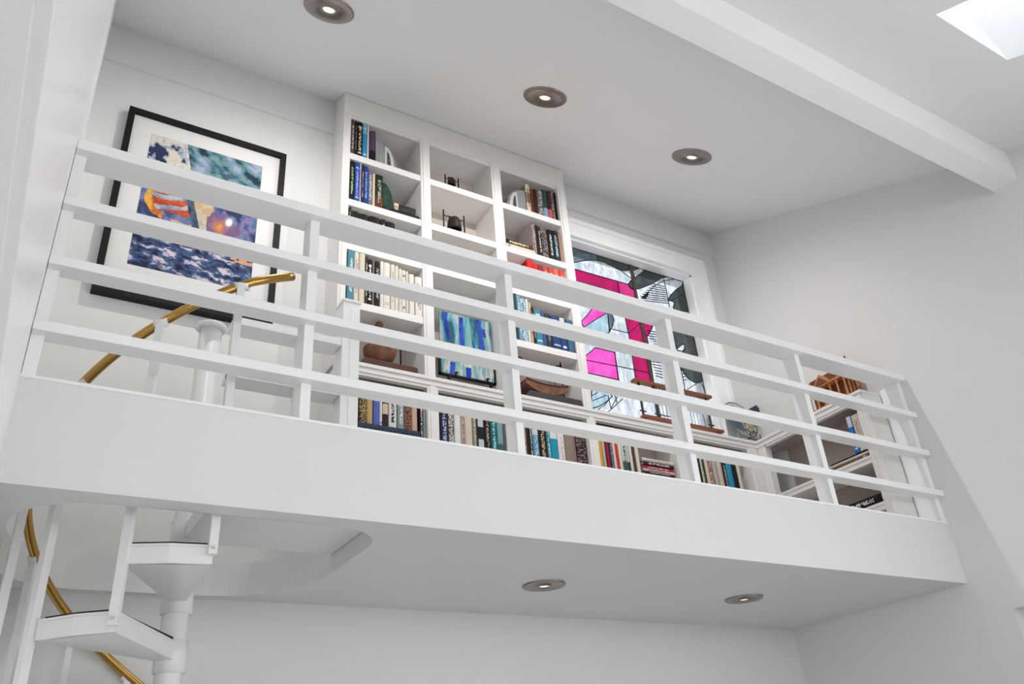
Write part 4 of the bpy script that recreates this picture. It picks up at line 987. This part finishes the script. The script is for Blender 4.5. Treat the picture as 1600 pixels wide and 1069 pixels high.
# carved wooden chapel model on the right hand counter
ch = thing('wooden_chapel', 'carved brown wooden model chapel with gabled roof and arcade on right counter', 'model house', (1.684, 1.145, COUNTER))
RUST = mat('rust_brown_wood', (210, 144, 88), .6, noise=((168, 104, 60), 45)); RUSTD = mat('dark_rust_wood', (116, 66, 40), .65, noise=((120, 70, 42), 60))
X0, X1, Y0, Y1 = 1.656, 1.716, 1.090, 1.203
Z0 = COUNTER
build('plinth', MB().box(X0-.004, X1+.002, Y0-.004, Y1+.004, Z0, Z0+.009), RUST, ch, .001)
build('nave', MB().box(X0+.014, X1, Y0+.010, Y1-.004, Z0+.009, Z0+.064), RUSTD, ch)
yr = (Y0+Y1)/2
roof = MB()
for s, (ya, yb_) in ((1, (Y0-.006, yr)), (-1, (Y1+.006, yr))):
    pass
xm = (X0+X1)/2
build('roof', MB().add([(X0-.006, Y0-.005, Z0+.062), (X1+.002, Y0-.005, Z0+.062), (xm, Y0-.005, Z0+.100), (X0-.006, Y1+.005, Z0+.062), (X1+.002, Y1+.005, Z0+.062), (xm, Y1+.005, Z0+.100),
     (X0-.006, Y0-.005, Z0+.058), (X1+.002, Y0-.005, Z0+.058), (X0-.006, Y1+.005, Z0+.058), (X1+.002, Y1+.005, Z0+.058)],
     [(0, 2, 5, 3), (2, 1, 4, 5), (6, 7, 1, 2, 0), (9, 8, 3, 5, 4), (6, 0, 3, 8), (1, 7, 9, 4), (7, 6, 8, 9)]), RUST, ch)
for i in range(6):
    s = (i+.5)/6; xa = X0-.006+(xm-X0+.006)*s; za = Z0+.062+.038*s
    build('roof_batten', MB().box(xa-.0012, xa+.0012, Y0-.005, Y1+.005, za+.0002, za+.0018), RUSTD, ch)
gb = build('porch_gable', MB().prism([(Y0+.030, Z0+.056), (Y1-.020, Z0+.056), ((Y0+Y1)/2+.005, Z0+.088)], lambda p, t: (t, p[0], p[1]), X0-.010, X0+.012), RUST, ch)
build('gable_panel', MB().prism([(Y0+.042, Z0+.060), (Y1-.032, Z0+.060), ((Y0+Y1)/2+.005, Z0+.080)], lambda p, t: (t, p[0], p[1]), X0-.0115, X0-.009), RUSTD, gb)
for i in range(6):
    y_ = Y0+.003+(Y1-Y0-.006)*i/5
    build('pillar', MB().lathe((X0, y_, Z0+.009), [(.0042, 0), (.0042, .003), (.0028, .006), (.0024, .040), (.0030, .043), (.0046, .047), (.0046, .050)], 12), RUST, ch)
for i in range(4): 
    y_ = Y0+.012
    build('front_pillar', MB().lathe((X0+.012+.014*i, Y0, Z0+.009), [(.0042, 0), (.0042, .003), (.0028, .006), (.0024, .040), (.0046, .047), (.0046, .050)], 12), RUST, ch)
for y_, h_ in ((Y0+.004, .1235), (Y0+.028, .1265)):
    build('finial', MB().lathe((xm, y_, Z0+.098), [(.005, -.012), (.004, 0), (.0016, .010), (.0028, .016), (.0010, .024), (0, h_-.098)], 10), RUSTD, ch)
build('corner_scroll', MB().tube([(X0-.004, Y1+.004, Z0+.05), (X0-.006, Y1+.012, Z0+.058), (X0-.006, Y1+.010, Z0+.068), (X0-.005, Y1+.005, Z0+.066)], .0016, 8), RUSTD, ch)
# little white ornaments standing behind the corner books
for px, h_, r_, lab in ((1094, .104, .0036, 'slim white figurine standing behind corner books'), (1100.5, .100, .004, 'short white figurine beside the slim one, corner low shelf'), (1113, .098, .0082, 'round white jar top behind the corner books'), (1148, .0925, .0062, 'low white ornament behind the turquoise corner book')):
    X_ = x_on(px, YL+.054, LS+h_)
    o = build('ornament', MB().lathe((X_, YL+.054, LS), [(0, 0), (r_*.9, .001), (r_, h_*.3), (r_*.8, h_*.7), (r_*.95, h_*.86), (r_*.6, h_*.97), (0, h_)], 16), mat('white_ceramic', (224, 220, 214), .25)); tag(o, lab, 'ornament')
